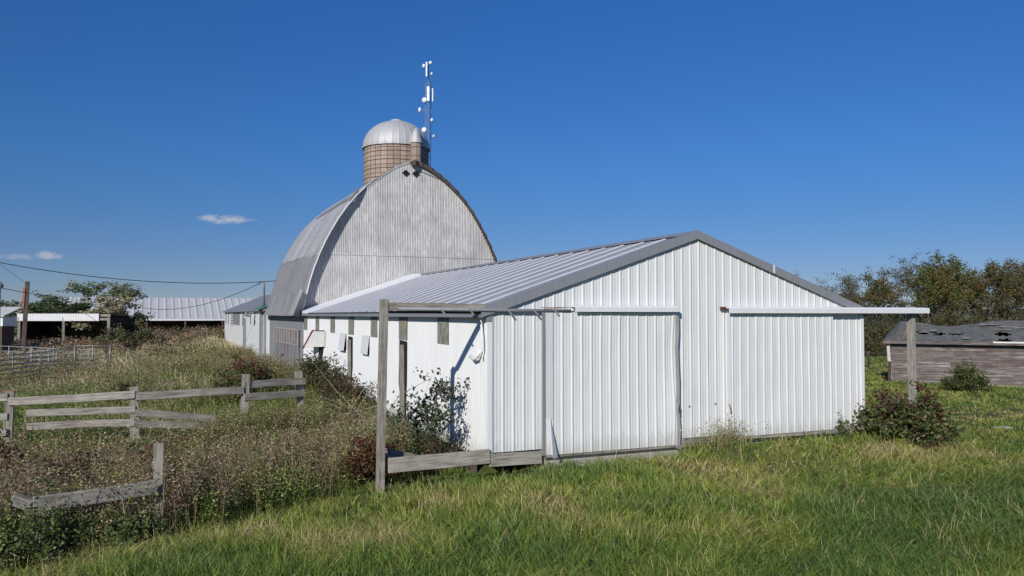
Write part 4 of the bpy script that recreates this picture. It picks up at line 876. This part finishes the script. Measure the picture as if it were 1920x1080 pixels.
def copy_tree(o, label, loc, rz, sc_):
    c = o.copy(); COL.objects.link(c); c.location = loc; c.rotation_euler = (0, 0, rz); c.scale = sc_; c['label'] = label
    for ch in o.children: d = ch.copy(); COL.objects.link(d); d.parent = c
    return c
OLIVE = [(.075, .095, .02), (.11, .115, .025), (.13, .105, .03), (.12, .075, .03), (.06, .085, .022)]
BROWN = [(.12, .095, .045), (.10, .08, .05), (.08, .095, .025), (.13, .085, .04)]
GREY = [(.14, .11, .085), (.11, .085, .065), (.09, .085, .035)]
protos = []
for i, (sd, H, sp, nl, ls_, cols, br_) in enumerate([(101, 9.5, .95, 5600, .21, OLIVE, .15), (102, 9.0, 1.05, 3000, .18, BROWN, .3), (103, 10, .85, 2200, .16, GREY, .45), (104, 8.5, 1.1, 3700, .20, [(.09, .07, .025), (.085, .09, .025), (.12, .075, .03)], .2)]):
    protos.append(tree_mesh(sd, H, sp, nl, ls_, cols, None, br_, 5, .17))
line = [(1, 1612, 500, 84, 'thin brown tree at the left end of the windbreak, over the shed roof corner'), (2, 1585, 520, 92, 'small sparse tree just above the end of the shed roof slope'), (3, 1655, 500, 82, 'low bushy tree between the thin brown one and the tall grey-branched one'), (2, 1700, 474, 88, 'tall grey-branched tree above the right end of the track cover'),
        (3, 1765, 500, 90, 'brown tree filling the gap left of the tallest yellow-green one'), (0, 1745, 492, 80, 'green tree just right of the post under the long track cover'), (0, 1795, 472, 84, 'tallest yellow-green tree above the shack roof'), (3, 1845, 486, 82, 'brownish tree right of the tallest yellow-green one'), (2, 1880, 482, 87, 'bare-topped tree second from the right edge'),
        (1, 1925, 478, 82, 'brown tree cut by the right edge of the photo'), (1, 1990, 480, 84, 'tree just beyond the right edge'), (0, 1838, 488, 94, 'green tree showing through behind the brownish one'), (3, 1668, 507, 97, 'dull tree at the back between the first two crowns'), (1, 1722, 488, 96, 'twiggy tree at the back right of the tall grey-branched one'), (0, 1905, 489, 95, 'green tree at the back near the right edge')]
first = {}
for n_, (k, px, py, D, lb_) in enumerate(line):
    p = screen(px, py, D); z0 = gzf(p.x, p.y) - .1; H0 = [9.5, 9.0, 10, 8.5][k]; s_ = (p.z - z0) / H0; lo = (p.x, p.y, z0); rz = n_ * 1.7
    if k not in first: first[k] = make_tree('windbreak_tree', lb_, lo, *protos[k], group='trees of the windbreak on the right', rz=rz, sc_=s_)
    else: copy_tree(first[k], lb_, lo, rz, (s_ * 1.05, s_ * 1.05, s_))
# two far faint trees over the shed roof
for px, py, D, lb_ in ((1500, 508, 128, 'far bare treetop just right of the roof slope'), (1548, 516, 122, 'smaller far treetop beside the shed roof edge')):
    p = screen(px, py, D); z0 = gzf(p.x, p.y) - .1; s_ = (p.z - z0) / 10; copy_tree(first[2], lb_, (p.x, p.y, z0), px, (s_, s_, s_))
# undergrowth below the windbreak
und = [(1625, 612, 72), (1665, 600, 70), (1705, 606, 72), (1740, 592, 73), (1640, 640, 62), (1790, 588, 74), (1840, 590, 74), (1890, 588, 73), (1940, 588, 73)]
for i, (px, py, D) in enumerate(und):
    p = screen(px, py, D); z0 = gzf(p.x, p.y)
    bushy('hedge_shrub', ['olive shrub at the foot of the windbreak, leftmost by the shed corner', 'dense shrub left of the white cover post', 'shrub just right of the white cover post', 'shrub behind the left end of the shack roof', 'low yellow-green shrub in the gap beside the shed', 'shrub behind the holed part of the shack roof', 'shrub behind the middle of the shack roof', 'shrub behind the right part of the shack roof', 'shrub at the right picture edge behind the shack'][i], 'shrub', (p.x, p.y, z0), (3.2, 3.2, max(1.2, p.z - z0)), 2600, .22, [(.06, .07, .02), (.09, .08, .025), (.10, .065, .03)], stems=26, stemr=.03, seed=200 + i, group='undergrowth of the windbreak')
# left tree behind the shelter
LG = [(.10, .125, .05), (.17, .18, .10), (.27, .26, .17), (.14, .15, .045)]
for i, (px, py, D, cols, nl, lb_) in enumerate([(165, 527, 69, LG, 9000, 'silvery green tree rising behind the open shelter'), (125, 560, 66, [(.04, .06, .02), (.06, .08, .025)], 5000, 'dark low tree behind the shelter roof'), (75, 572, 72, [(.05, .06, .03), (.08, .08, .04)], 1500, 'dark bush left of the shelter roof'), (235, 550, 64, [(.30, .27, .19), (.22, .20, .11), (.16, .15, .05)], 4200, 'pale dry-leaved tree at the right end of the shelter')]):
    p = screen(px, py, D); z0 = gzf(p.x, p.y); bb, me_ = tree_mesh(300 + i, p.z - z0, 1.6, nl, .17, cols, None, .05, 5, .1, .1); make_tree('yard_tree', lb_, (p.x, p.y, z0), bb, me_).scale = ((1.9, 1.9, 1.2, 1.5)[i], 1.4, 1)

# ------------------------------------------------------------------ bushes near the shed
DKRED = [(.06, .022, .018), (.10, .03, .022), (.04, .05, .02), (.075, .075, .03)]
p = screen(1688, 820, 19.4); z0 = gzf(p.x, p.y)
bushy('bramble_bush', 'large dark bramble with reddish top at the right corner of the white shed', 'bush', (p.x, p.y, z0), (1.3, 1.05, 1.22), 7500, .12, [(.06, .08, .022), (.10, .12, .04), (.075, .03, .02), (.14, .15, .07)], [.38, .3, .2, .12], stems=60, seed=11, stemr=.009, hollow=.1, top=(.085, .032, .026))
p = screen(1575, 800, 19.15); bushy('weed_plant', 'small upright leafy weed in front of the right end of the wall', 'weed', (p.x, p.y - .1, gzf(p.x, p.y)), (.16, .16, .75), 260, .07, [(.10, .14, .045), (.07, .10, .03)], stems=7, seed=12, stemr=.006, hollow=.0)
eb, em = tree_mesh(412, 2.2, 1.5, 1500, .10, [(.05, .065, .03), (.075, .085, .045), (.06, .07, .05)], None, .0, 5, .035, .08)
em.vertices.foreach_get('co', co_ := np.zeros(len(em.vertices) * 3, np.float32)); el_ = make_tree('elder_bush', 'open dark-leaved sapling with crimson stems against the corrugated side wall', (-.55, 1.25, -.6), eb, em, cat='bush', bark='stemred', rz=.6); el_.scale = (.85, .85, 1)
bushy('bramble_bush', 'red-topped green bush behind the plank fence near the barn door', 'bush', tuple(screen(463, 740, 26)[:2]) + (-.15,), (1.05, 1.1, 1.6), 6000, .10, [(.05, .075, .02), (.08, .10, .03), (.15, .035, .03), (.10, .07, .035)], [.45, .3, .12, .13], stems=60, seed=14, stemr=.012, top=(.13, .04, .03))
bushy('bramble_bush', 'dark bramble against the far half of the side wall', 'bush', (-1.0, 12.8, -.1), (.9, 1.6, 1.5), 5500, .11, [(.05, .07, .02), (.08, .095, .03), (.11, .04, .03), (.09, .065, .04)], [.4, .3, .15, .15], stems=60, seed=15, stemr=.01)
bushy('bramble_bush', 'tangled bush by the second gap in the side wall', 'bush', (-.9, 9.2, -.2), (.9, 1.5, 1.15), 4500, .09, [(.05, .06, .025), (.08, .08, .03), (.09, .035, .03)], stems=50, seed=16, stemr=.009)
p = screen(692, 870, 15.6); bushy('sumac_bush', 'dark red leaved bush just left of the open frame post', 'bush', (p.x, p.y, -.6), (.62, .6, 1.15), 1700, .085, [(.14, .025, .02), (.09, .022, .018), (.05, .03, .018), (.07, .06, .02)], stems=26, stemmat='stemred', seed=17, stemr=.007, hollow=.0)
p = screen(560, 860, 16.6); bushy('sumac_bush', 'small reddish brown bush among the dry weeds', 'bush', (p.x, p.y, -.6), (.6, .5, .85), 700, .075, [(.10, .035, .022), (.06, .035, .022), (.05, .05, .02)], stems=20, stemmat='stemred', seed=18, stemr=.006, hollow=.0)
p = screen(258, 910, 14.2); bushy('pokeweed', 'tall red-stemmed pokeweed spreading in front of the plank fence', 'weed', (p.x, p.y, -.65), (1.2, .9, 1.75), 1500, .09, [(.07, .09, .025), (.11, .12, .04), (.10, .03, .03), (.05, .04, .025)], stems=7, stemmat='stemred', seed=19, stemr=.024, hollow=.5)
p = screen(135, 935, 13.0); bushy('pokeweed', 'shorter red-stemmed pokeweed above the broken rail', 'weed', (p.x, p.y, -.65), (.9, .8, 1.2), 600, .08, [(.07, .09, .025), (.12, .13, .05), (.10, .03, .03)], stems=7, stemmat='stemred', seed=20, stemr=.010, hollow=.3)
p = screen(15, 900, 15.0); bushy('pokeweed', 'dark red leaved weeds at the left edge below the fence', 'weed', (p.x, p.y, -.65), (.9, .8, 1.3), 1300, .08, [(.12, .03, .025), (.05, .06, .02), (.07, .03, .02)], stems=14, stemmat='stemred', seed=21, stemr=.006, hollow=.1)
for i, (px, py, D, w_, h_, lb_) in enumerate([(40, 1010, 10.9, 1.1, .85, 'dense dark green weed mound in the lower left corner'), (150, 990, 11.4, .9, .75, 'dark green weed mound below the tilted rail'), (95, 960, 12.4, .9, .8, 'green weed mound behind the tilted rail'), (230, 985, 11.8, .7, .6, 'low green weed mound left of the square fence post'), (-40, 960, 12.2, 1.0, .95, 'weed mound at the left edge beside the rail end')]):
    p = screen(px, py, D); bushy('nettle_patch', lb_, 'weed', (p.x, p.y, gzf(p.x, p.y) - .05), (w_, w_ * .8, h_), 5200, .065, [(.06, .09, .022), (.09, .12, .03), (.12, .14, .04), (.15, .15, .08)], stems=70, seed=30 + i, group='green weed mounds at the lower left', stemr=.005, hollow=.0)
p = screen(1808, 725, 33.0); bushy('evergreen_shrub', 'round olive green shrub in front of the shack wall', 'shrub', (p.x, p.y, gzf(p.x, p.y)), (.95, .9, 1.15), 4200, .10, [(.055, .075, .018), (.08, .10, .025), (.09, .09, .03)], stems=60, seed=40, hollow=.0)
for px, D, h_, lb_ in ((222, 57.5, 2.0, 'leafy shrub at the right end wall of the open shelter'), (262, 63, 2.2, 'brown shrub between the shelter and the far pole shed')):
    p = screen(px, 640, D); bushy('yard_shrub', lb_, 'shrub', (p.x, p.y, gzf(p.x, p.y)), (1.3, 1.2, h_), 2600, .16, [(.07, .085, .03), (.13, .12, .05), (.17, .14, .08)], stems=30, seed=int(px), stemr=.02)
p = screen(232, 735, 25); bushy('dark_shrub', 'small dark shrub behind the plank fence beside a post', 'shrub', (p.x, p.y, gzf(p.x, p.y)), (.5, .5, .85), 1500, .08, [(.03, .035, .015), (.06, .05, .025), (.08, .04, .025)], stems=30, seed=41, hollow=.0)
# farther fence line right
wf = thing('wire_fence', 'low wire fence on dark posts between the white shed and the shack', 'fence', (22, 18, -.4)); prev = None
for px, D in ((1560, 60), (1626, 47), (1666, 37.2)):
    p = screen(px, 700, D); z0 = gzf(p.x, p.y); board('post', (p.x, p.y, z0 - .2), (p.x, p.y, z0 + 1.0), .10, .10, M['woodd'], wf, segs=2)
    if prev:
        for hz in (.35, .65, .9): MB().tube([(prev[0], prev[1], prev[2] + hz), (p.x, p.y, z0 + hz)], .008, 4).build('wire', M['rust'], wf)
    prev = (p.x, p.y, z0)
p = screen(1875, 795, 22.5); st_ = MB().lathe((p.x, p.y, gzf(p.x, p.y)), [(.0, -.05), (.22, -.03), (.19, .03), (.08, .05), (0, .05)], 9); st_.v = [(p.x + (x - p.x) * 1.5, y, z) for x, y, z in st_.v]
tag(st_.build('flat_stone', M['concrete'], None, True), 'pale flat stone lying on the mown grass at the right', 'stone')

# ------------------------------------------------------------------ stuff: grass, weeds
def sample(n, d0, d1, amax=.80, pw=1.0, rs=rng):
    u_ = rs.uniform(0, 1, n); D = d0 * (d1 / d0) ** u_ if pw == 1 else (d0 ** (1 - pw) + u_ * (d1 ** (1 - pw) - d0 ** (1 - pw))) ** (1 / (1 - pw))
    s = rs.uniform(-amax, amax, n) * D; x = CAM.x + FWD[0] * D + RGT[0] * s; y = CAM.y + FWD[1] * D + RGT[1] * s; return x, y, D
def free(x, y):
    m = ~((x > -.02) & (x < SW + .05) & (y > -.02) & (y < 36)) & ~((x > -.02) & (x < 6.3) & (y > 30) & (y < 70)) & ~((x > -1.6) & (x < 0) & (y > 22) & (y < 33.4))
    rel = np.stack([x - A.x, y - A.y], -1); kx = rel @ np.array([dv.x, dv.y]); ky = rel @ np.array([bv.x, bv.y]); m &= ~((kx > 0) & (kx < LS) & (ky > -.05) & (ky < 4.2))
    m &= ~((x > 1.3) & (x < 9.2) & (y > -.22) & (y < 0) & ~((x > 4.5) & (x < 5.85))); m &= ~((x > -1.9) & (x < 1.2) & (y > -.05) & (y < .8)); return m
def weedy(x, y):
    """1 in the unmown weeds left of the shed, 0 in the green foreground grass"""
    yb_ = np.interp(x, [-20, -9, -7.5, -6.5, -5.6, -4.5, -2.8, -1.9, -.2], [-3.2, -2.9, -2.3, -2.0, -1.35, -.9, .3, .6, 1.0]); return sm(-.15, .25, y - yb_) * sm(.3, -.3, x)
def grassobj(name, label, x, y, h, w, az, lean, col, rs, cat='grass', segs=3):
    z = gz(x, y) - .015; base = np.stack([x, y, z], -1); V, q, t_, k = ribbons(base, h, w, az, lean, rs.uniform(0, math.pi, len(x)), segs)
    o = put(name, npmesh(name, V, q, t_, np.repeat(np.clip(col, 0, 1), k, 0)), M['grass']); return tag(o, label, cat, kind='stuff')
# green grass of the foreground and the mown strip on the right
tx, ty, tD = sample(47000, 8.6, 60, .86); per = 13; phi = rng.uniform(0, 6.28, len(tx) * per); rad_ = rng.uniform(0, 1, len(phi)) ** .7 * .07 * np.repeat(np.clip(tD / 11, .8, 4), per)
x = np.r_[np.repeat(tx, per) + np.cos(phi) * rad_]; y = np.repeat(ty, per) + np.sin(phi) * rad_; D = np.repeat(tD, per); th_ = np.repeat(rng.uniform(.45, 1.5, len(tx)), per); tc_ = np.repeat(rng.normal(0, .13, len(tx)), per)
k = free(x, y) & (rng.uniform(0, 1, len(x)) > weedy(x, y) * .93) & ~((x < -.3) & (y > 6)); x, y, D = x[k], y[k], D[k]; phi, th_, tc_ = phi[k], th_[k], tc_[k]; n = len(x)
tuft = fbm(x * 1.1, y * 1.1, 61.); mown = sm(11.5, 14, x + .15 * y) ; dry = fbm(x * .55 + 3, y * .55, 62.)
hgt = (.12 + .20 * tuft ** 1.3) * (1 - .45 * mown) * rng.uniform(.6, 1.25, n) * th_; hgt *= np.where((y > -.6) & (y < 1) & (x > 1) & (x < 9.6), .85, 1.); hgt *= 1 + .7 * np.exp(-((x - 5.4) / .8) ** 2 - ((y + .4) / .4) ** 2)
flop = fbm(x * .45, y * .45, 63.); az = np.where(rng.uniform(0, 1, n) < .6, phi + rng.normal(0, .5, n), 2.2 * math.pi * fbm(x * .5, y * .5, 64.) + rng.normal(0, .8, n)); lean = np.clip(.2 + .8 * flop + .45 * sm(1, 6, x) * sm(.0, -1, y) + .35 * sm(.5, .62, fbm(x * .8, y * .8, 65.)) + rng.normal(0, .35, n), .05, 1.4)
G = np.array([(.090, .130, .022), (.124, .155, .028), (.172, .172, .044), (.25, .205, .10), (.066, .104, .025)])
sc0 = .48 + (dry - .5) * 1.8 + tc_ * 1.3 + rng.normal(0, .10, n); ci = np.select([sc0 < .30, sc0 < .48, sc0 < .72, sc0 < 1.0], [4, 0, 1, 2], 3); ci = np.where(rng.uniform(0, 1, n) < .045, 3, ci)
path = np.exp(-((y - (3.2 - .16 * (x - 14))) / 1.1) ** 2) * sm(12, 15, x); ci = np.where(rng.uniform(0, 1, n) < path * .6, 3, ci); ci = np.where((mown > .5) & (rng.uniform(0, 1, n) < .3), 2, ci); hgt = hgt * (1 - .5 * path)
col = G[ci] * rng.uniform(.5, 1.5, (n, 1)); w = np.clip(.011 * (D / 10) ** .9, .006, .06) * rng.uniform(.7, 1.4, n)
grassobj('green_grass', 'lush tangled green grass of the foreground and the lawn on the right', x, y, hgt, w, az, lean, col, rng)
# seed stems standing over the grass
x, y, D = sample(6000, 9, 26, .8); k = free(x, y) & (weedy(x, y) < .6) & (fbm(x * .5, y * .5, 71.) > .45) & (x < 12); x, y, D = x[k], y[k], D[k]; n = len(x)
grassobj('seed_stems', 'straw coloured seed stems sticking up out of the green grass', x, y, rng.uniform(.18, .40, n), .007 * (D / 10), rng.uniform(0, 6.28, n), rng.uniform(.1, .6, n), np.array([(.30, .25, .13)]) * rng.uniform(.6, 1.2, (n, 1)), rng)
# yard: tan and green rough grass
x, y, D = sample(150000, 12, 90, .80)
k = free(x, y) & (x < 0) & ((weedy(x, y) > .3)); x, y, D = x[k], y[k], D[k]; n = len(x)
dry = fbm(x * .30, y * .22, 81.); tanz = sm(14, 20, y); hgt = (.14 + .34 * fbm(x * .7, y * .7, 82.)) * rng.uniform(.6, 1.3, n) * (1 + .3 * sm(20, 30, y)); sc0 = dry + .34 * tanz - .05 + rng.normal(0, .14, n)
G2 = np.array([(.065, .10, .022), (.10, .135, .032), (.19, .17, .075), (.36, .29, .18), (.24, .18, .115)]); ci = np.select([sc0 < .40, sc0 < .52, sc0 < .62, sc0 < .95], [0, 1, 2, 3], 4)
gpatch = np.exp(-(((x + 4.5) / 2.8) ** 2 + ((y - 46) / 9) ** 2)); gp2 = np.exp(-(((x + 4.2) / 1.6) ** 2 + ((y - 24) / 5) ** 2)); ci = np.where(rng.uniform(0, 1, n) < np.maximum(gpatch, gp2) * .9, 1, ci); hgt *= 1 - .6 * gpatch
col = G2[ci] * rng.uniform(.7, 1.25, (n, 1))
grassobj('rough_grass', 'rough tan and green grass filling the yard left of the sheds', x, y, hgt, np.clip(.008 * (D / 10), .008, .06) * rng.uniform(.7, 1.3, n), 6.28 * fbm(x * .2, y * .2, 83.) + rng.normal(0, .8, n), np.clip(.5 + rng.normal(0, .3, n), .05, 1.1), col, rng)
def stalks(name, label, x, y, h, D, cols, nleaf, lsize, probs=None, spread=.06, w0=.006, rs=rng, low=.25):
    """upright weeds: a thin stem each with many small leaves or seed heads"""
    n = len(x); z = gz(x, y) - .02; base = np.stack([x, y, z], -1); az = rs.uniform(0, 6.28, n); lean = rs.uniform(.02, .4, n)
    V, q, t_, k = ribbons(base, h, w0 * np.clip(D / 12, 1, 5), az, lean, rs.uniform(0, 3.14, n), 3); c1 = jitter(cols, n, rs, probs)
    u_ = rs.uniform(low, 1.02, (n, nleaf)) ** .75; dirv = np.stack([np.cos(az), np.sin(az), 0 * az], -1)
    c = base[:, None, :] + dirv[:, None, :] * (h * lean)[:, None, None] * (u_ ** 1.7)[..., None]; c[..., 2] += h[:, None] * u_ * .97
    c = c + rs.normal(0, 1, c.shape) * (spread * (.4 + .8 * u_))[..., None] * np.array([1, 1, .6]); c = c.reshape(-1, 3); V2, q2 = leaves(c, lsize, rs, -.1, .42)
    V2 = V2; c2 = np.repeat(c1, nleaf, 0) * rs.uniform(.65, 1.35, (n * nleaf, 1)); m0 = len(V)
    o = put(name, npmesh(name, np.concatenate([V, V2]), np.concatenate([q, q2 + m0]), t_, np.concatenate([np.repeat(c1, k, 0), np.repeat(c2, 4, 0)])), M['grass']); return tag(o, label, 'weeds', kind='stuff')
# brown gone-to-seed weeds between the two fences
x = rng.uniform(-12, -1.2, 8500); y = rng.uniform(-3, 7, 8500); D = (x - CAM.x) * FWD[0] + (y - CAM.y) * FWD[1]
yb2 = np.interp(x, [-20, -9, -7.5, -6.5, -5.6, -4.5, -2.8, -1.9, -.2], [-3.2, -2.9, -2.3, -2.0, -1.35, -.9, .3, .6, 1.0]); dens = weedy(x, y) * (.12 + .88 * sm(.40, .60, fbm(x * .8, y * .8, 91.))) * (.14 + .86 * sm(4.4, 2.6, y - yb2 - 1.2 * sm(-5.5, -8, x))); k = (rng.uniform(0, 1, len(x)) < dens) & (D > 10) & free(x, y); x, y, D = x[k], y[k], D[k]
stalks('dry_weeds', 'brown gone-to-seed weeds between the foreground grass and the plank fence', x, y, rng.uniform(.5, 1.15, len(x)), D, [(.16, .105, .068), (.21, .15, .10), (.095, .07, .045), (.14, .145, .05)], 40, .046, [.35, .2, .2, .25], low=.35, spread=.075, w0=.011)
# green leafy weeds mixed in
x = rng.uniform(-12, -.6, 8000); y = rng.uniform(-3, 12, 8000); D = (x - CAM.x) * FWD[0] + (y - CAM.y) * FWD[1]
dens = weedy(x, y) * (.12 + sm(.42, .62, fbm(x * .6 + 9, y * .6, 92.))); k = (rng.uniform(0, 1, len(x)) < dens) & (D > 10) & free(x, y); x, y, D = x[k], y[k], D[k]
stalks('green_weeds', 'leafy green weeds growing through the brown ones', x, y, rng.uniform(.3, .85, len(x)), D, [(.08, .115, .025), (.13, .155, .04), (.17, .18, .06)], 34, .055)
# tall weeds along the far shed and the shelter
x = rng.uniform(-16, -.3, 5200); y = rng.uniform(24, 74, 5200); D = (x - CAM.x) * FWD[0] + (y - CAM.y) * FWD[1]
far_ = sm(60, 66, y) + .9 * (np.abs(y - 53 - (x + 15) * -.4) < 4) * (x < -8) + .12; k = (rng.uniform(0, 1, len(x)) < far_) & ~((x > -2.6) & (y > 33) & (y < 66)) & free(x, y) & (fbm(x * .25, y * .25, 93.) > .33); x, y, D = x[k], y[k], D[k]
stalks('brown_brush', 'tall brown brush standing along the far pole shed and the shelter', x, y, rng.uniform(.4, .9, len(x)) * (1 + .55 * sm(60, 68, y)), D, [(.15, .095, .06), (.10, .07, .05), (.26, .19, .12), (.09, .085, .035)], 22, .14, spread=.16, w0=.008)
# bare pale stalks standing above the weeds
x = rng.uniform(-11, -1.4, 520); y = rng.uniform(-2, 6, 520); k = weedy(x, y) > .6; x, y = x[k], y[k]; D = x * 0 + 14
stalks('bare_stalks', 'tall thin pale stalks standing above the brown weeds', x, y, rng.uniform(.8, 1.45, len(x)), D, [(.30, .24, .16), (.20, .13, .09), (.24, .20, .13)], 9, .05, low=.6, spread=.05, w0=.012)
# scruffy growth hiding the feet of the plank fence
t_ = np.r_[rng.uniform(0, 4, 3000), rng.uniform(2.5, 4, 1600)] * .9999; i0 = np.clip(t_.astype(int), 0, 3); P_ = np.array([[p.x, p.y] for p in posts]); q_ = P_[i0] + (P_[i0 + 1] - P_[i0]) * (t_ - i0)[:, None]; x = q_[:, 0] + rng.normal(-.1, .3, len(t_)); y = q_[:, 1] - .45 + rng.normal(0, .35, len(t_)); D = x * 0 + 17; hf_ = 1 + .45 * sm(2.4, 3, t_)
stalks('fence_weeds', 'mixed green and brown weeds hiding the feet of the plank fence', x, y, rng.uniform(.3, .9, len(x)) * hf_, D, [(.09, .12, .03), (.15, .12, .07), (.12, .08, .045), (.15, .165, .055)], 34, .046)
# tan weeds in front of the gates
x = rng.uniform(-14, -1, 5200); y = rng.uniform(7, 34, 5200); D = (x - CAM.x) * FWD[0] + (y - CAM.y) * FWD[1]; k = (fbm(x * .4, y * .4, 94.) > .45) & (D > 18); x, y, D = x[k], y[k], D[k]
stalks('yard_weeds', 'yellow-green and tan weeds behind the plank fence', x, y, rng.uniform(.3, .8, len(x)), D, [(.17, .14, .075), (.11, .13, .04), (.12, .09, .055)], 20, .075, spread=.09)
# weeds along the side wall
x = rng.uniform(-2.0, -.05, 3600); y = rng.uniform(.9, 21, 3600); D = (x - CAM.x) * FWD[0] + (y - CAM.y) * FWD[1]; k = rng.uniform(0, 1, len(x)) < (.35 + .65 * sm(.4, .6, fbm(x, y * .5, 95.))); x, y, D = x[k], y[k], D[k]
stalks('wall_weeds', 'mixed weeds crowding the foot of the corrugated side wall', x, y, rng.uniform(.25, .75, len(x)), D, [(.06, .085, .022), (.10, .115, .035), (.15, .105, .07), (.08, .05, .035)], 34, .045, spread=.08)
# distant woods on the horizon
def woods(n, a0, a1, d0, d1, hmax, seed):
    rs = np.random.default_rng(seed); a = rs.uniform(a0, a1, n); d = rs.uniform(d0, d1, n); x = CAM.x + np.sin(a) * d; y = CAM.y + np.cos(a) * d; hh = hmax * (.45 + .55 * fbm(a * 60, d * .01, seed)); z = gz(x, y) + rs.uniform(0, 1, n) ** .8 * hh; return np.stack([x, y, z], -1), rs
for nm, lb_, ar in (('distant_woods', 'thin line of distant woods on the left horizon', (9000, TH - .68, TH - .28, 260, 420, 7.5, 5)), ('far_woods', 'low distant woods on the right horizon', (9000, TH + .2, TH + .75, 150, 260, 5.5, 6))):
    c, rs = woods(*ar); V, q = leaves(c, 1.3, rs, 0, .8); col = jitter([(.06, .07, .035), (.09, .08, .05), (.05, .06, .035)], len(c), rs)
    tag(put(nm, npmesh(nm, V, q, col=np.repeat(col, 4, 0)), M['leaf']), lb_, 'woods', kind='stuff')
# dead branches lying on the weeds beside the wall
rs = np.random.default_rng(77); dbm = MB()
for i in range(34):
    a = np.array([-1.2 + rs.normal(0, .5), rs.uniform(2.2, 7.5), .1]); d = np.array([rs.normal(0, .8), rs.normal(0, 1), rs.normal(.08, .25)]); d /= np.linalg.norm(d); L_ = rs.uniform(.8, 2.4); m_ = a + d * L_ * .5 + rs.normal(0, .1, 3); e_ = a + d * L_ + np.array([0, 0, -.15])
    dbm.tube([a, m_, e_], [.014, .010, .003], 5, False)
tag(dbm.build('dead_branches', M['barkpale'], None, True), 'grey dead branches heaped in the weeds left of the open frame', 'branches', kind='stuff')
# dry tuft by the doors
x = rng.normal(5.35, .38, 260); y = rng.normal(-.5, .12, 260); D = x * 0 + 18
stalks('dry_tuft', 'wispy dry weeds between the two sliding doors', x, y, rng.uniform(.2, .75, 260), D, [(.22, .18, .10), (.12, .12, .05)], 4, .05, spread=.04)
